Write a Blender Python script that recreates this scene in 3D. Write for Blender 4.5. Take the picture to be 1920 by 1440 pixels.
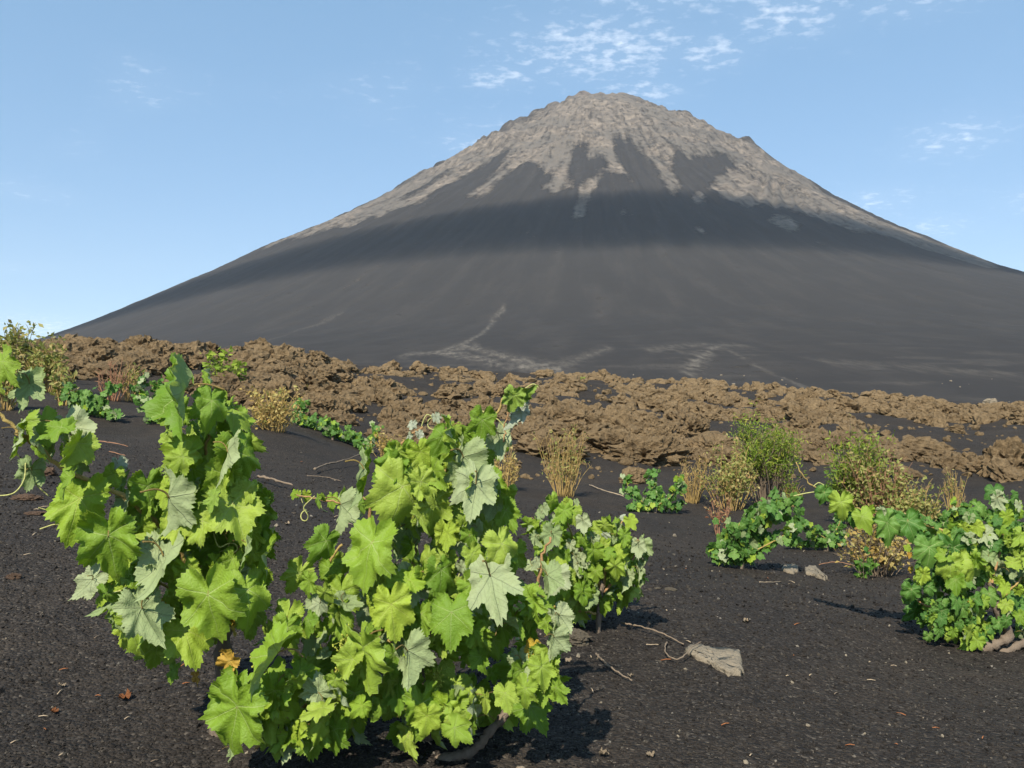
import bpy, math, random
import numpy as np
from mathutils import Vector, Matrix

# ------------------------------------------------------------------ camera, sky, sun, exposure
scene = bpy.context.scene
for o in list(bpy.data.objects):
    bpy.data.objects.remove(o)
COL = scene.collection
H = 0.85                 # eye height (photographer crouching)
F = 1500.0               # focal length in photograph pixels (1920 wide)
cam_d = bpy.data.cameras.new('camera'); cam = bpy.data.objects.new('camera', cam_d); COL.objects.link(cam)
cam.location = (0, 0, H); cam.rotation_euler = (math.radians(90), 0, 0)
cam_d.sensor_width = 36.0; cam_d.lens = F / 1920.0 * 36.0
cam_d.clip_start = 0.05; cam_d.clip_end = 60000
scene.camera = cam
scene.render.resolution_x = 1024; scene.render.resolution_y = 768

SUN_AZ, SUN_EL = 200.0, 46.0       # degrees clockwise from +Y (view direction), elevation
saz, sel = math.radians(SUN_AZ), math.radians(SUN_EL)
SUN = Vector((math.sin(saz) * math.cos(sel), math.cos(saz) * math.cos(sel), math.sin(sel)))
sun_d = bpy.data.lights.new('sun', 'SUN'); sun = bpy.data.objects.new('sun', sun_d); COL.objects.link(sun)
sun_d.energy = 5.0; sun_d.angle = math.radians(0.55); sun_d.color = (1.0, 0.94, 0.82)
sun.rotation_euler = SUN.to_track_quat('Z', 'Y').to_euler()
sun.location = (0, 0, 30)

world = bpy.data.worlds.new('World'); scene.world = world; world.use_nodes = True
def build_world():
    nt = world.node_tree; N = nt.nodes; L = nt.links; N.clear()
    out = N.new('ShaderNodeOutputWorld'); bg = N.new('ShaderNodeBackground'); bg.inputs[1].default_value = 0.125
    sky = N.new('ShaderNodeTexSky'); sky.sky_type = 'NISHITA'; sky.sun_disc = False
    sky.sun_elevation = sel; sky.sun_rotation = saz; sky.altitude = 1700; sky.air_density = 1.0; sky.dust_density = 0.3; sky.ozone_density = 0.8
    tc = N.new('ShaderNodeTexCoord'); sep = N.new('ShaderNodeSeparateXYZ'); L.new(tc.outputs['Generated'], sep.inputs[0])
    def m(op, a, b=None, c=None, clamp=False):
        n = N.new('ShaderNodeMath'); n.operation = op; n.use_clamp = clamp
        for i, v in enumerate((a, b, c)):
            if v is None: continue
            if isinstance(v, (int, float)): n.inputs[i].default_value = v
            else: L.new(v, n.inputs[i])
        return n.outputs[0]
    # high cloud layer: project the direction on a flat layer far above
    zz = m('ADD', m('MAXIMUM', sep.outputs[2], 0.0), 0.12)
    px, py = m('DIVIDE', sep.outputs[0], zz), m('DIVIDE', sep.outputs[1], zz)
    cmb = N.new('ShaderNodeCombineXYZ'); L.new(px, cmb.inputs[0]); L.new(py, cmb.inputs[1])
    def noise(sc, det, rough, off, stretch=(1, 1, 1)):
        mp = N.new('ShaderNodeMapping'); mp.inputs['Location'].default_value = off; mp.inputs['Scale'].default_value = stretch
        L.new(cmb.outputs[0], mp.inputs[0])
        n = N.new('ShaderNodeTexNoise'); n.inputs['Scale'].default_value = sc; n.inputs['Detail'].default_value = det; n.inputs['Roughness'].default_value = rough
        L.new(mp.outputs[0], n.inputs['Vector']); return n.outputs['Fac']
    small = noise(24.0, 5, 0.58, (3.1, 1.7, 0), (.9, 1.1, 1)); big = noise(1.3, 2, 0.5, (0.4, 5.2, 0))
    bank = m('MULTIPLY', m('SUBTRACT', big, 0.58), 4.0, clamp=True)
    for cx, cy, rx, ry, wt in CLOUDS:      # banks of high cloudlets, on the cloud layer
        d = m('ADD', m('POWER', m('DIVIDE', m('SUBTRACT', px, cx), rx), 2.0), m('POWER', m('DIVIDE', m('SUBTRACT', py, cy), ry), 2.0))
        bank = m('MAXIMUM', bank, m('MULTIPLY', m('POWER', 2.718, m('MULTIPLY', d, -1.0)), wt))
    core = m('MULTIPLY', m('SUBTRACT', m('ADD', small, m('MULTIPLY', bank, 0.17)), 0.600), 3.4, clamp=True)
    dens = m('MULTIPLY', m('ADD', m('MULTIPLY', core, m('ADD', bank, 0.05)), m('MULTIPLY', bank, 0.08)), 0.56, clamp=True)
    even = N.new('ShaderNodeMix'); even.data_type = 'RGBA'; even.inputs[0].default_value = 0.5      # constant blue mixed in to even out the sky's brightness
    L.new(sky.outputs[0], even.inputs[6]); even.inputs[7].default_value = (1.70, 3.45, 5.35, 1)
    mix = N.new('ShaderNodeMix'); mix.data_type = 'RGBA'
    L.new(dens, mix.inputs[0]); L.new(even.outputs[2], mix.inputs[6]); mix.inputs[7].default_value = (8.2, 8.6, 9.2, 1)
    L.new(mix.outputs[2], bg.inputs[0]); L.new(bg.outputs[0], out.inputs[0])
CLOUDS = [(.20, 1.82, .26, .17, 1.0), (-.03, 1.95, .10, .08, .95), (.58, 1.66, .15, .12, .9), (.45, 1.83, .10, .10, .9), (.10, 2.25, .30, .14, .55), (1.23, 2.23, .14, .16, .8), (1.57, 3.03, .16, .2, .7), (-2.8, 4.85, .35, .6, .9), (1.1, 3.0, .5, .3, .5), (.78, 1.58, .14, .10, .8), (.30, 1.62, .3, .08, .7), (.33, 2.02, .12, .10, .8), (1.75, 2.6, .14, .2, .7), (-.12, 2.35, .12, .12, .6), (1.25, 2.75, .15, .15, .7)]
build_world()
vs = scene.view_settings
vs.view_transform = 'Standard'; vs.look = 'None'; vs.exposure = 0.45; vs.gamma = 1.0; vs.use_curve_mapping = False
HAZE = 0.00006
scene.cycles.max_bounces = 5; scene.cycles.diffuse_bounces = 2; scene.cycles.transmission_bounces = 3
scene.cycles.volume_bounces = 1; scene.cycles.transparent_max_bounces = 6; scene.cycles.glossy_bounces = 2

# ------------------------------------------------------------------ helpers
rng = np.random.default_rng(7)
R = random.Random(11)
def P(u, v, D):
    return Vector(((u - 960) / F * D, D, H - (v - 720) / F * D))
_perm = np.random.default_rng(3).permutation(256); _perm = np.concatenate([_perm, _perm, _perm])
_grad = np.random.default_rng(4).normal(size=(256, 3)); _grad /= np.linalg.norm(_grad, axis=1)[:, None]
def perlin(x, y, z=0.0):
    x = np.asarray(x, float); y = np.asarray(y, float); z = np.zeros_like(x) + z
    xi, yi, zi = np.floor(x).astype(int), np.floor(y).astype(int), np.floor(z).astype(int)
    xf, yf, zf = x - xi, y - yi, z - zi
    xi &= 255; yi &= 255; zi &= 255
    f = lambda t: t * t * t * (t * (t * 6 - 15) + 10)
    u, v, w = f(xf), f(yf), f(zf)
    r = 0
    for a in (0, 1):
        for b in (0, 1):
            for c in (0, 1):
                g = _grad[_perm[_perm[_perm[xi + a] + yi + b] + zi + c]]
                d = g[..., 0] * (xf - a) + g[..., 1] * (yf - b) + g[..., 2] * (zf - c)
                r = r + d * (u if a else 1 - u) * (v if b else 1 - v) * (w if c else 1 - w)
    return r * 1.5
def fbm(x, y, z=0.0, oct=4, gain=0.5):
    s, a, t = 0, 1.0, 0
    for i in range(oct):
        s = s + a * perlin(x * 2 ** i + i * 17.3, y * 2 ** i + i * 9.1, z * 2 ** i + i * 3.7); a *= gain
    return s
def ridged(x, y, z=0.0, oct=4):
    s, a = 0, 1.0
    for i in range(oct):
        s = s + a * (1 - 2 * np.abs(perlin(x * 2 ** i + i * 11.3, y * 2 ** i + i * 5.1, z * 2 ** i + 2.1 * i))); a *= 0.5
    return s
def sstep(a, b, x):
    t = np.clip((x - a) / (b - a), 0, 1); return t * t * (3 - 2 * t)

def mesh_np(name, verts, faces, mats=(), fmat=None, smooth=True):
    """verts (n,3), faces: (m,3) or (m,4) array or list of lists"""
    me = bpy.data.meshes.new(name)
    verts = np.asarray(verts, dtype=np.float32)
    if isinstance(faces, np.ndarray):
        n, k = faces.shape
        me.vertices.add(len(verts)); me.vertices.foreach_set('co', verts.ravel())
        me.loops.add(n * k); me.loops.foreach_set('vertex_index', faces.astype(np.int32).ravel())
        me.polygons.add(n); me.polygons.foreach_set('loop_start', np.arange(0, n * k, k, dtype=np.int32))
        me.update(calc_edges=True); me.validate()
    else:
        me.from_pydata(verts.tolist(), [], faces); me.update()
    for m in mats: me.materials.append(m)
    if fmat is not None: me.polygons.foreach_set('material_index', np.asarray(fmat, dtype=np.int32))
    me.polygons.foreach_set('use_smooth', np.full(len(me.polygons), smooth, dtype=bool))
    me.update()
    return me
def obj(name, me, parent=None, label=None, cat=None, group=None, kind=None):
    o = bpy.data.objects.new(name, me); COL.objects.link(o)
    if parent is not None: o.parent = parent
    if label: o['label'] = label
    if cat: o['category'] = cat
    if group: o['group'] = group
    if kind: o['kind'] = kind
    return o
def empty(name, loc, label, cat, group=None):
    o = obj(name, None, None, label, cat, group); o.location = loc; o.empty_display_size = 0.1
    return o
class MB:
    def __init__(s): s.v = []; s.f = []; s.m = []
    def add(s, vs_, fs, mat=0):
        k = len(s.v); s.v += [tuple(p) for p in vs_]; s.f += [[i + k for i in f] for f in fs]; s.m += [mat] * len(fs)
    def tube(s, pts, rad, n=6, mat=0):
        pts = [Vector(p) for p in pts]; k = len(pts)
        if not hasattr(rad, '__len__'): rad = [rad] * k
        vs_, fs = [], []; up = Vector((0.3, 0.1, 1)).normalized(); ref = None
        for i, p in enumerate(pts):
            t = (pts[min(i + 1, k - 1)] - pts[max(i - 1, 0)])
            t = t.normalized() if t.length > 1e-9 else Vector((0, 0, 1))
            if ref is None: ref = t.orthogonal().normalized()
            ref = (ref - t * ref.dot(t)); ref = ref.normalized() if ref.length > 1e-6 else t.orthogonal().normalized()
            b = t.cross(ref)
            for j in range(n):
                a = 2 * math.pi * j / n; vs_.append(p + (ref * math.cos(a) + b * math.sin(a)) * rad[i])
        for i in range(k - 1):
            for j in range(n):
                fs.append([i * n + j, i * n + (j + 1) % n, (i + 1) * n + (j + 1) % n, (i + 1) * n + j])
        vs_.append(pts[0]); vs_.append(pts[-1])
        for j in range(n):
            fs.append([k * n, (j + 1) % n, j]); fs.append([k * n + 1, (k - 1) * n + j, (k - 1) * n + (j + 1) % n])
        s.add(vs_, fs, mat)
    def build(s, name, mats, parent=None, origin=None, smooth=True, **kw):
        if origin is not None:
            ov = Vector(origin); v = [tuple(Vector(p) - ov) for p in s.v]
        else: v = s.v
        me = mesh_np(name, v, s.f, mats, s.m, smooth)
        return obj(name, me, parent, **kw)
def smooth_path(pts, n=6):
    pts = [Vector(p) for p in pts]; out = []
    for i in range(len(pts) - 1):
        p0, p1, p2, p3 = pts[max(i - 1, 0)], pts[i], pts[i + 1], pts[min(i + 2, len(pts) - 1)]
        for j in range(n):
            t = j / n
            out.append(0.5 * ((2 * p1) + (p2 - p0) * t + (2 * p0 - 5 * p1 + 4 * p2 - p3) * t * t + (3 * p1 - p0 - 3 * p2 + p3) * t ** 3))
    out.append(pts[-1]); return out
def set_attr(me, name, arr):
    a = me.attributes.new(name, 'FLOAT', 'POINT'); a.data.foreach_set('value', np.asarray(arr, dtype=np.float32))

# ------------------------------------------------------------------ node material helper
class NM:
    def __init__(s, name):
        s.mat = bpy.data.materials.new(name); s.mat.use_nodes = True
        s.nt = s.mat.node_tree; s.N = s.nt.nodes; s.L = s.nt.links; s.N.clear()
        s.out = s.N.new('ShaderNodeOutputMaterial')
    def put(s, sock, v):
        if v is None: return
        if isinstance(v, (int, float)): sock.default_value = v
        elif isinstance(v, (tuple, list)): sock.default_value = v if len(v) != 3 or sock.type == 'VECTOR' else (*v, 1)
        else: s.L.new(v, sock)
    def math(s, op, a, b=None, c=None, clamp=False):
        n = s.N.new('ShaderNodeMath'); n.operation = op; n.use_clamp = clamp
        for i, v in enumerate((a, b, c)): s.put(n.inputs[i], v)
        return n.outputs[0]
    def mix(s, f, a, b, blend='MIX'):
        n = s.N.new('ShaderNodeMix'); n.data_type = 'RGBA'; n.blend_type = blend
        s.put(n.inputs[0], f); s.put(n.inputs[6], a); s.put(n.inputs[7], b); return n.outputs[2]
    def coord(s, which='Object'): return s.N.new('ShaderNodeTexCoord').outputs[which]
    def scale(s, vec, sc, loc=(0, 0, 0)):
        n = s.N.new('ShaderNodeMapping'); s.L.new(vec, n.inputs[0]); n.inputs['Scale'].default_value = sc if isinstance(sc, tuple) else (sc,) * 3
        n.inputs['Location'].default_value = loc; return n.outputs[0]
    def noise(s, vec, sc, det=4, rough=0.55, out='Fac'):
        n = s.N.new('ShaderNodeTexNoise'); s.L.new(vec, n.inputs['Vector']); n.inputs['Scale'].default_value = sc
        n.inputs['Detail'].default_value = det; n.inputs['Roughness'].default_value = rough; return n.outputs[out]
    def voro(s, vec, sc, out='Distance', feature='F1'):
        n = s.N.new('ShaderNodeTexVoronoi'); n.feature = feature; s.L.new(vec, n.inputs['Vector']); n.inputs['Scale'].default_value = sc; return n.outputs[out]
    def ramp(s, f, stops):
        n = s.N.new('ShaderNodeValToRGB'); e = n.color_ramp.elements
        while len(e) < len(stops): e.new(0.5)
        for i, (p, c) in enumerate(stops): e[i].position = p; e[i].color = (*c, 1) if len(c) == 3 else c
        s.put(n.inputs[0], f); return n.outputs[0]
    def attr(s, name):
        n = s.N.new('ShaderNodeAttribute'); n.attribute_name = name; return n.outputs['Fac']
    def rand(s): return s.N.new('ShaderNodeObjectInfo').outputs['Random']
    def island(s): return s.N.new('ShaderNodeNewGeometry').outputs['Random Per Island']
    def bump(s, h, strength=0.5, dist=0.01, normal=None):
        n = s.N.new('ShaderNodeBump'); s.L.new(h, n.inputs['Height']); n.inputs['Strength'].default_value = strength; n.inputs['Distance'].default_value = dist
        if normal: s.L.new(normal, n.inputs['Normal'])
        return n.outputs[0]
    def pbr(s, col, rough=0.8, spec=0.3, normal=None):
        n = s.N.new('ShaderNodeBsdfPrincipled'); s.put(n.inputs['Base Color'], col); s.put(n.inputs['Roughness'], rough)
        n.inputs['Specular IOR Level'].default_value = spec
        if normal: s.L.new(normal, n.inputs['Normal'])
        return n.outputs[0]
    def translucent(s, sh, col, fac, normal=None):
        t = s.N.new('ShaderNodeBsdfTranslucent'); s.put(t.inputs[0], col)
        if normal: s.L.new(normal, t.inputs['Normal'])
        m_ = s.N.new('ShaderNodeMixShader'); s.put(m_.inputs[0], fac); s.L.new(sh, m_.inputs[1]); s.L.new(t.outputs[0], m_.inputs[2]); return m_.outputs[0]
    def done(s, sh): s.L.new(sh, s.out.inputs['Surface']); return s.mat

def mat_ash():
    m = NM('black_volcanic_ash'); c = m.coord()
    big = m.noise(c, 0.9, 4); mid = m.noise(c, 9, 4); v = m.voro(c, 125, 'Color'); vd = m.voro(c, 125); vd2 = m.voro(c, 52)
    g = m.N.new('ShaderNodeSeparateColor'); m.L.new(v, g.inputs[0])
    col = m.ramp(g.outputs[0], [(0.0, (.0150, .0120, .0096)), (.55, (.0290, .0235, .0190)), (.86, (.043, .0360, .0295)), (.97, (.066, .056, .046)), (1.0, (.13, .11, .085))])
    col = m.mix(m.math('MULTIPLY', m.math('SUBTRACT', mid, .42, clamp=True), 1.6), col, (.052, .041, .031))
    col = m.mix(1.0, col, m.ramp(big, [(.3, (.78, .78, .80)), (.7, (1.22, 1.17, 1.1))]), 'MULTIPLY')
    h = m.math('ADD', m.math('MULTIPLY', vd, -.55), m.math('ADD', m.math('MULTIPLY', vd2, -.6), m.math('MULTIPLY', mid, 1.2)))
    return m.done(m.pbr(col, .92, .22, m.bump(h, .75, .016)))
def mat_lapilli():
    m = NM('ash_lapilli'); r = m.island()
    col = m.ramp(r, [(0, (.012, .010, .0085)), (.5, (.027, .022, .0178)), (.8, (.040, .034, .0285)), (.93, (.060, .049, .037)), (.985, (.085, .075, .062)), (1, (.22, .19, .15))])
    return m.done(m.pbr(col, .9, .2))
def mat_lava(name='brown_clinker_lava', tint=(1, 1, 1), ashy=False):
    m = NM(name); c = m.coord(); geo = m.N.new('ShaderNodeNewGeometry'); p = geo.outputs['Position']
    n1 = m.noise(p, 1.3, 5); n2 = m.noise(p, 11, 6, .7); vd = m.voro(p, 8)
    col = m.ramp(n1, [(.3, (.140, .094, .050)), (.5, (.215, .147, .078)), (.72, (.280, .195, .106))])
    col = m.mix(m.math('MULTIPLY', n2, .75), col, m.ramp(n2, [(.36, (.050, .035, .021)), (.60, (.32, .225, .122))]))  # dark noise spots paint the shade of small cavities into the lava colour
    col = m.mix(1.0, col, (*tint, 1), 'MULTIPLY')
    if ashy: col = m.mix(m.math('MULTIPLY', m.math('SUBTRACT', m.math('ADD', m.attr('lav'), m.math('MULTIPLY', n2, .5)), .78), 5.0, clamp=True), (.028, .023, .019), col)
    h = m.math('ADD', m.math('MULTIPLY', n2, 1.0), m.math('MULTIPLY', vd, .5))
    return m.done(m.pbr(col, .95, .12, m.bump(h, 1.0, .12)))
def mat_stone(name, a, b):
    m = NM(name); c = m.coord(); n = m.noise(c, 14, 6, .65); n2 = m.noise(c, 60, 4)
    col = m.mix(n, a, b); col = m.mix(m.math('MULTIPLY', n2, .35), col, tuple(x * .55 for x in a))
    return m.done(m.pbr(col, .93, .15, m.bump(m.math('ADD', n, m.math('MULTIPLY', n2, .5)), 1.0, .02)))
def mat_volcano():
    m = NM('volcano_slope'); geo = m.N.new('ShaderNodeNewGeometry'); p = geo.outputs['Position']
    rock, dust = m.attr('rock'), m.attr('dust')
    n = m.noise(p, .045, 6, .65); n2 = m.noise(m.scale(p, (.045, .02, .010)), 1, 6, .65); n3 = m.noise(p, .006, 4); fine = m.noise(p, .2, 5, .7)
    ash = m.mix(n3, (.029, .0262, .0245), (.038, .0338, .0305)); ash = m.mix(m.math('MULTIPLY', fine, .5), ash, (.032, .031, .032))
    rk = m.ramp(n, [(.30, (.080, .067, .055)), (.43, (.155, .129, .104)), (.55, (.220, .181, .143)), (.68, (.305, .247, .190))])
    scree = m.mix(m.noise(m.scale(p, (.06, .02, .012)), 1, 5, .6), (.105, .094, .081), (.200, .170, .138))
    rk = m.mix(m.math('SUBTRACT', 1.0, m.attr('crag')), rk, scree)
    rk = m.mix(m.math('MULTIPLY', m.attr('red'), .8), rk, (.20, .085, .06))
    fv = m.N.new('ShaderNodeCombineXYZ'); m.put(fv.inputs[0], m.attr('fall_a')); m.put(fv.inputs[1], m.attr('fall_r'))
    stk = m.noise(m.scale(fv.outputs[0], (46.0, .0055, 1)), 1, 6, .62)
    ash = m.mix(m.math('MULTIPLY', m.math('SUBTRACT', stk, .47, clamp=True), 3.0, clamp=True), ash, (.052, .046, .041))
    edge = m.math('ADD', rock, m.math('ADD', m.math('MULTIPLY', m.math('SUBTRACT', stk, .5), 1.5), m.math('MULTIPLY', m.math('SUBTRACT', m.noise(p, .07, 6, .72), .5), 2.2)))
    f = m.math('MULTIPLY', m.math('SUBTRACT', edge, .36), 1.8, clamp=True)
    col = m.mix(f, ash, rk)
    col = m.mix(m.math('MULTIPLY', dust, m.math('MULTIPLY', m.math('SUBTRACT', m.noise(m.scale(p, (.30, .05, .3)), 1, 5, .75), .33, clamp=True), 3.2), clamp=True), col, (.20, .172, .138))
    hh = m.math('MULTIPLY', m.math('ADD', fine, m.math('MULTIPLY', n, 2.0)), m.math('ADD', f, .06))
    return m.done(m.pbr(col, .97, .08, m.bump(hh, .8, 5.0)))

def vein_nodes(m):
    """vein network of a grape leaf from its own flat (UV) coordinates; returns (vein 0..1, relief)"""
    uv = m.N.new('ShaderNodeUVMap'); uv.uv_map = 'leaf'
    wn = m.noise(uv.outputs[0], 4, 2, .5, 'Color'); va = m.N.new('ShaderNodeVectorMath'); va.operation = 'MULTIPLY_ADD'
    m.L.new(wn, va.inputs[0]); va.inputs[1].default_value = (.035, .035, 0); va.inputs[2].default_value = (-.0175, -.0175, 0)
    vb = m.N.new('ShaderNodeVectorMath'); vb.operation = 'ADD'; m.L.new(va.outputs[0], vb.inputs[0]); m.L.new(uv.outputs[0], vb.inputs[1])
    sep = m.N.new('ShaderNodeSeparateXYZ'); m.L.new(vb.outputs[0], sep.inputs[0])
    x = m.math('ABSOLUTE', m.math('SUBTRACT', m.math('MULTIPLY', sep.outputs[0], 2.4), 1.2))
    y = m.math('SUBTRACT', m.math('MULTIPLY', sep.outputs[1], 2.4), 1.2)
    best = None; sec = None; main = None
    for a in (0, 52, 112):
        ca, sa = math.cos(math.radians(a)), math.sin(math.radians(a))
        al = m.math('ADD', m.math('MULTIPLY', x, sa), m.math('MULTIPLY', y, ca))
        d = m.math('ABSOLUTE', m.math('SUBTRACT', m.math('MULTIPLY', x, ca), m.math('MULTIPLY', y, sa)))
        d = m.math('ADD', d, m.math('MULTIPLY', m.math('LESS_THAN', al, 0.0), 9.0))
        w = m.math('MULTIPLY_ADD', al, -.014, .020)
        mv = m.math('SUBTRACT', 1.0, m.math('DIVIDE', d, w), clamp=True)
        fr = m.math('PINGPONG', m.math('SUBTRACT', al, m.math('MULTIPLY', d, .85)), .075)
        sv = m.math('SUBTRACT', 1.0, m.math('DIVIDE', fr, .011), clamp=True)
        if best is None: best, sec, main = d, sv, mv
        else:
            lt = m.math('LESS_THAN', d, best)
            sec = m.math('ADD', m.math('MULTIPLY', sv, lt), m.math('MULTIPLY', sec, m.math('SUBTRACT', 1.0, lt)))
            best = m.math('MINIMUM', best, d); main = m.math('MAXIMUM', main, mv)
    return main, sec, uv.outputs[0]
def mat_leaf(name, cols, trans, back=False, rough=.50, tfac=.36, vein_col=(.56, .62, .26), spec=.34):
    m = NM(name); main, sec, uv = vein_nodes(m); r = m.rand()
    n = m.noise(uv, 5, 3); nf = m.noise(uv, 26, 3)
    lo, mid, hi = cols
    col = m.ramp(m.math('ADD', m.math('MULTIPLY', r, .75), m.math('MULTIPLY', n, .3)), [(.1, lo), (.5, mid), (.95, hi)])
    col = m.mix(m.math('MULTIPLY', nf, .25), col, tuple(c * .7 for c in mid))
    v = m.math('ADD', m.math('MULTIPLY', main, .55), m.math('MULTIPLY', sec, .16), clamp=True)
    col = m.mix(v, col, vein_col)
    spot = m.math('MULTIPLY', m.math('SUBTRACT', m.math('ADD', m.noise(uv, 9, 4, .7), m.math('MULTIPLY', r, .06)), .70, clamp=True), 9.0, clamp=True)
    col = m.mix(m.math('MULTIPLY', spot, .7), col, (.30, .21, .07))
    h = m.math('ADD', m.math('MULTIPLY', v, .8 if back else -.25), m.math('ADD', m.math('MULTIPLY', nf, .5), m.math('MULTIPLY', m.noise(uv, 55, 3), .35)))
    nb = m.bump(h, .8, .005)
    return m.done(m.translucent(m.pbr(col, rough, spec, nb), trans, tfac, nb))
def mat_small_leaf(name, stops, trans, tfac=.3):
    m = NM(name); r = m.island(); col = m.ramp(r, stops)
    return m.done(m.translucent(m.pbr(col, .6, .25), m.mix(.5, col, trans), tfac))
def mat_bark(name, a, b, sc=30):
    m = NM(name); c = m.coord(); n = m.noise(m.scale(c, (1, 1, .35)), sc, 5, .65); n2 = m.noise(c, sc * 5, 3)
    return m.done(m.pbr(m.mix(n, a, b), .88, .15, m.bump(m.math('ADD', n, m.math('MULTIPLY', n2, .4)), .9, .008)))

M = {}
M['ash'] = mat_ash(); M['lapilli'] = mat_lapilli(); M['lava'] = mat_lava(); M['crust'] = mat_lava('ash_drifted_lava_crust', ashy=True)
M['pale'] = mat_stone('pale_tan_stone', (.30, .25, .18), (.21, .17, .12)); M['redstone'] = mat_stone('reddish_stone', (.27, .17, .11), (.17, .11, .075))
M['volcano'] = mat_volcano()
M['leaf'] = mat_leaf('grape_leaf_upper', ((.130, .250, .022), (.265, .395, .042), (.430, .530, .085)), (.62, .80, .09), tfac=.40)
M['leaf_back'] = mat_leaf('grape_leaf_underside', ((.30, .39, .16), (.40, .47, .23), (.50, .54, .33)), (.45, .60, .10), True, .8, .36, (.40, .44, .27), .12)
M['young'] = mat_leaf('young_grape_leaf', ((.26, .40, .05), (.34, .46, .09), (.46, .54, .22)), (.45, .62, .08), tfac=.34, vein_col=(.5, .55, .25))
M['young_back'] = mat_leaf('young_leaf_underside', ((.45, .50, .33), (.52, .56, .40), (.6, .62, .48)), (.4, .5, .15), True, .85, .26, (.5, .52, .36), .1)
M['yellow'] = mat_leaf('yellowed_grape_leaf', ((.52, .33, .04), (.58, .42, .05), (.50, .24, .06)), (.65, .45, .05), tfac=.3, vein_col=(.55, .45, .12))
M['limey'] = mat_leaf('yellow_green_grape_leaf', ((.26, .40, .03), (.32, .44, .04), (.40, .50, .06)), (.55, .72, .06), tfac=.32, vein_col=(.5, .52, .15))
M['fleaf'] = mat_leaf('far_grape_leaf', ((.050, .145, .022), (.090, .215, .032), (.165, .300, .050)), (.22, .45, .05), tfac=.27)
M['cane'] = mat_bark('green_yellow_cane', (.36, .30, .09), (.42, .25, .10)); M['cane_red'] = mat_bark('orange_brown_cane', (.42, .25, .11), (.30, .17, .08))
M['tendril'] = mat_bark('pale_green_tendril', (.42, .44, .15), (.50, .46, .18)); M['wood'] = mat_bark('grey_brown_vine_wood', (.26, .20, .145), (.12, .09, .065))
M['flower'] = mat_bark('green_flower_buds', (.34, .38, .05), (.42, .44, .08))
M['twig'] = mat_bark('dry_grey_twig', (.28, .215, .15), (.16, .115, .08)); M['twig_red'] = mat_bark('dry_reddish_twig', (.40, .22, .12), (.26, .13, .08))
M['straw'] = mat_bark('straw_stem', (.50, .36, .13), (.36, .23, .09)); M['redstem'] = mat_bark('dark_red_stem', (.23, .06, .05), (.30, .10, .06))
M['olive'] = mat_small_leaf('olive_yellow_leaves', [(0, (.15, .19, .035)), (.4, (.26, .28, .07)), (.75, (.37, .34, .12)), (.93, (.44, .34, .14)), (1, (.34, .18, .08))], (.4, .4, .05))
M['strawl'] = mat_small_leaf('straw_leaves', [(0, (.34, .22, .06)), (.5, (.46, .33, .10)), (.8, (.52, .42, .16)), (1, (.26, .28, .06))], (.5, .4, .1))
M['broom'] = mat_small_leaf('broom_green_leaves', [(0, (.09, .15, .018)), (.5, (.18, .26, .028)), (.85, (.28, .33, .045)), (1, (.40, .35, .06))], (.3, .45, .04))
M['bright'] = mat_small_leaf('bright_green_leaves', [(0, (.14, .23, .02)), (.5, (.23, .33, .03)), (1, (.34, .40, .06))], (.4, .55, .05))
M['green'] = mat_small_leaf('mid_green_leaves', [(0, (.05, .13, .02)), (.6, (.10, .21, .03)), (1, (.17, .29, .05))], (.2, .42, .04))
M['redleaf'] = mat_small_leaf('reddish_leaves', [(0, (.22, .08, .05)), (.4, (.33, .17, .08)), (1, (.36, .32, .12))], (.4, .2, .06))
M['litter'] = mat_bark('bleached_litter', (.52, .42, .29), (.38, .27, .17)); M['litter_red'] = mat_bark('rusty_dry_leaf', (.40, .16, .06), (.28, .11, .05))

# ------------------------------------------------------------------ ground: one sheet from under the camera to the horizon
# surveyed heights: (photo column, row, distance) of points of the ash slope
GC = [
 (-250,1440,1.55),(0,1440,1.6),(400,1440,1.7),(960,1440,1.72),(1500,1440,1.77),(1920,1440,1.8),(2170,1440,1.82),
 (0,1200,2.2),(0,1000,3.2),(0,850,5.5),(0,762,9),(0,702,13),(0,686,18),(0,674,26),(0,676,50),(0,656,200),(0,660,400),
 (-250,1200,2.1),(-250,850,5.3),(-250,760,9),(-250,690,13),(-250,668,26),(-250,665,400),
 (200,1200,2.25),(200,1000,3.4),(200,870,5.6),(200,790,9),(200,742,12),(200,714,15),(200,692,20),(200,674,27),(200,678,45),(200,655,200),(200,662,400),
 (480,1300,1.95),(480,1150,2.7),(480,1000,3.9),(480,900,6),(480,797,9.5),(480,778,12),(480,748,14.5),(480,708,20),(480,674,28),(480,680,50),(480,672,200),(480,668,400),
 (700,870,9.0),(700,848,11.5),(700,800,14.5),(700,745,21),(700,712,29),(700,696,40),(700,690,80),(700,686,400),
 (960,1200,2.5),(960,1050,3.9),(960,968,6),(960,930,8),(960,905,10.5),(960,858,13.0),(960,800,18),(960,757,25),(960,723,35),(960,706,47),(960,702,120),(960,700,400),
 (1400,1200,2.6),(1400,1080,4.6),(1400,1005,7),(1400,950,9.5),(1400,905,12),(1400,852,15),(1400,803,20),(1400,768,28),(1400,742,39),(1400,728,56),(1400,724,130),(1400,722,400),
 (1850,1215,3.0),(1850,1080,5),(1850,1000,7.5),(1850,930,10.5),(1850,868,13.5),(1850,812,19),(1850,782,27),(1850,766,46),(1850,762,130),(1850,760,400),
 (2170,1215,3.1),(2170,1000,7.6),(2170,866,14),(2170,780,40),(2170,765,400)]
_g = np.array(GC, float); _gx = (_g[:, 0] - 960) / F * _g[:, 2]
_gaz = np.arctan2(_gx, _g[:, 2]); _gr = np.hypot(_gx, _g[:, 2]); _gs = -(_g[:, 1] - 720) / F * _g[:, 2] / _gr
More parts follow.
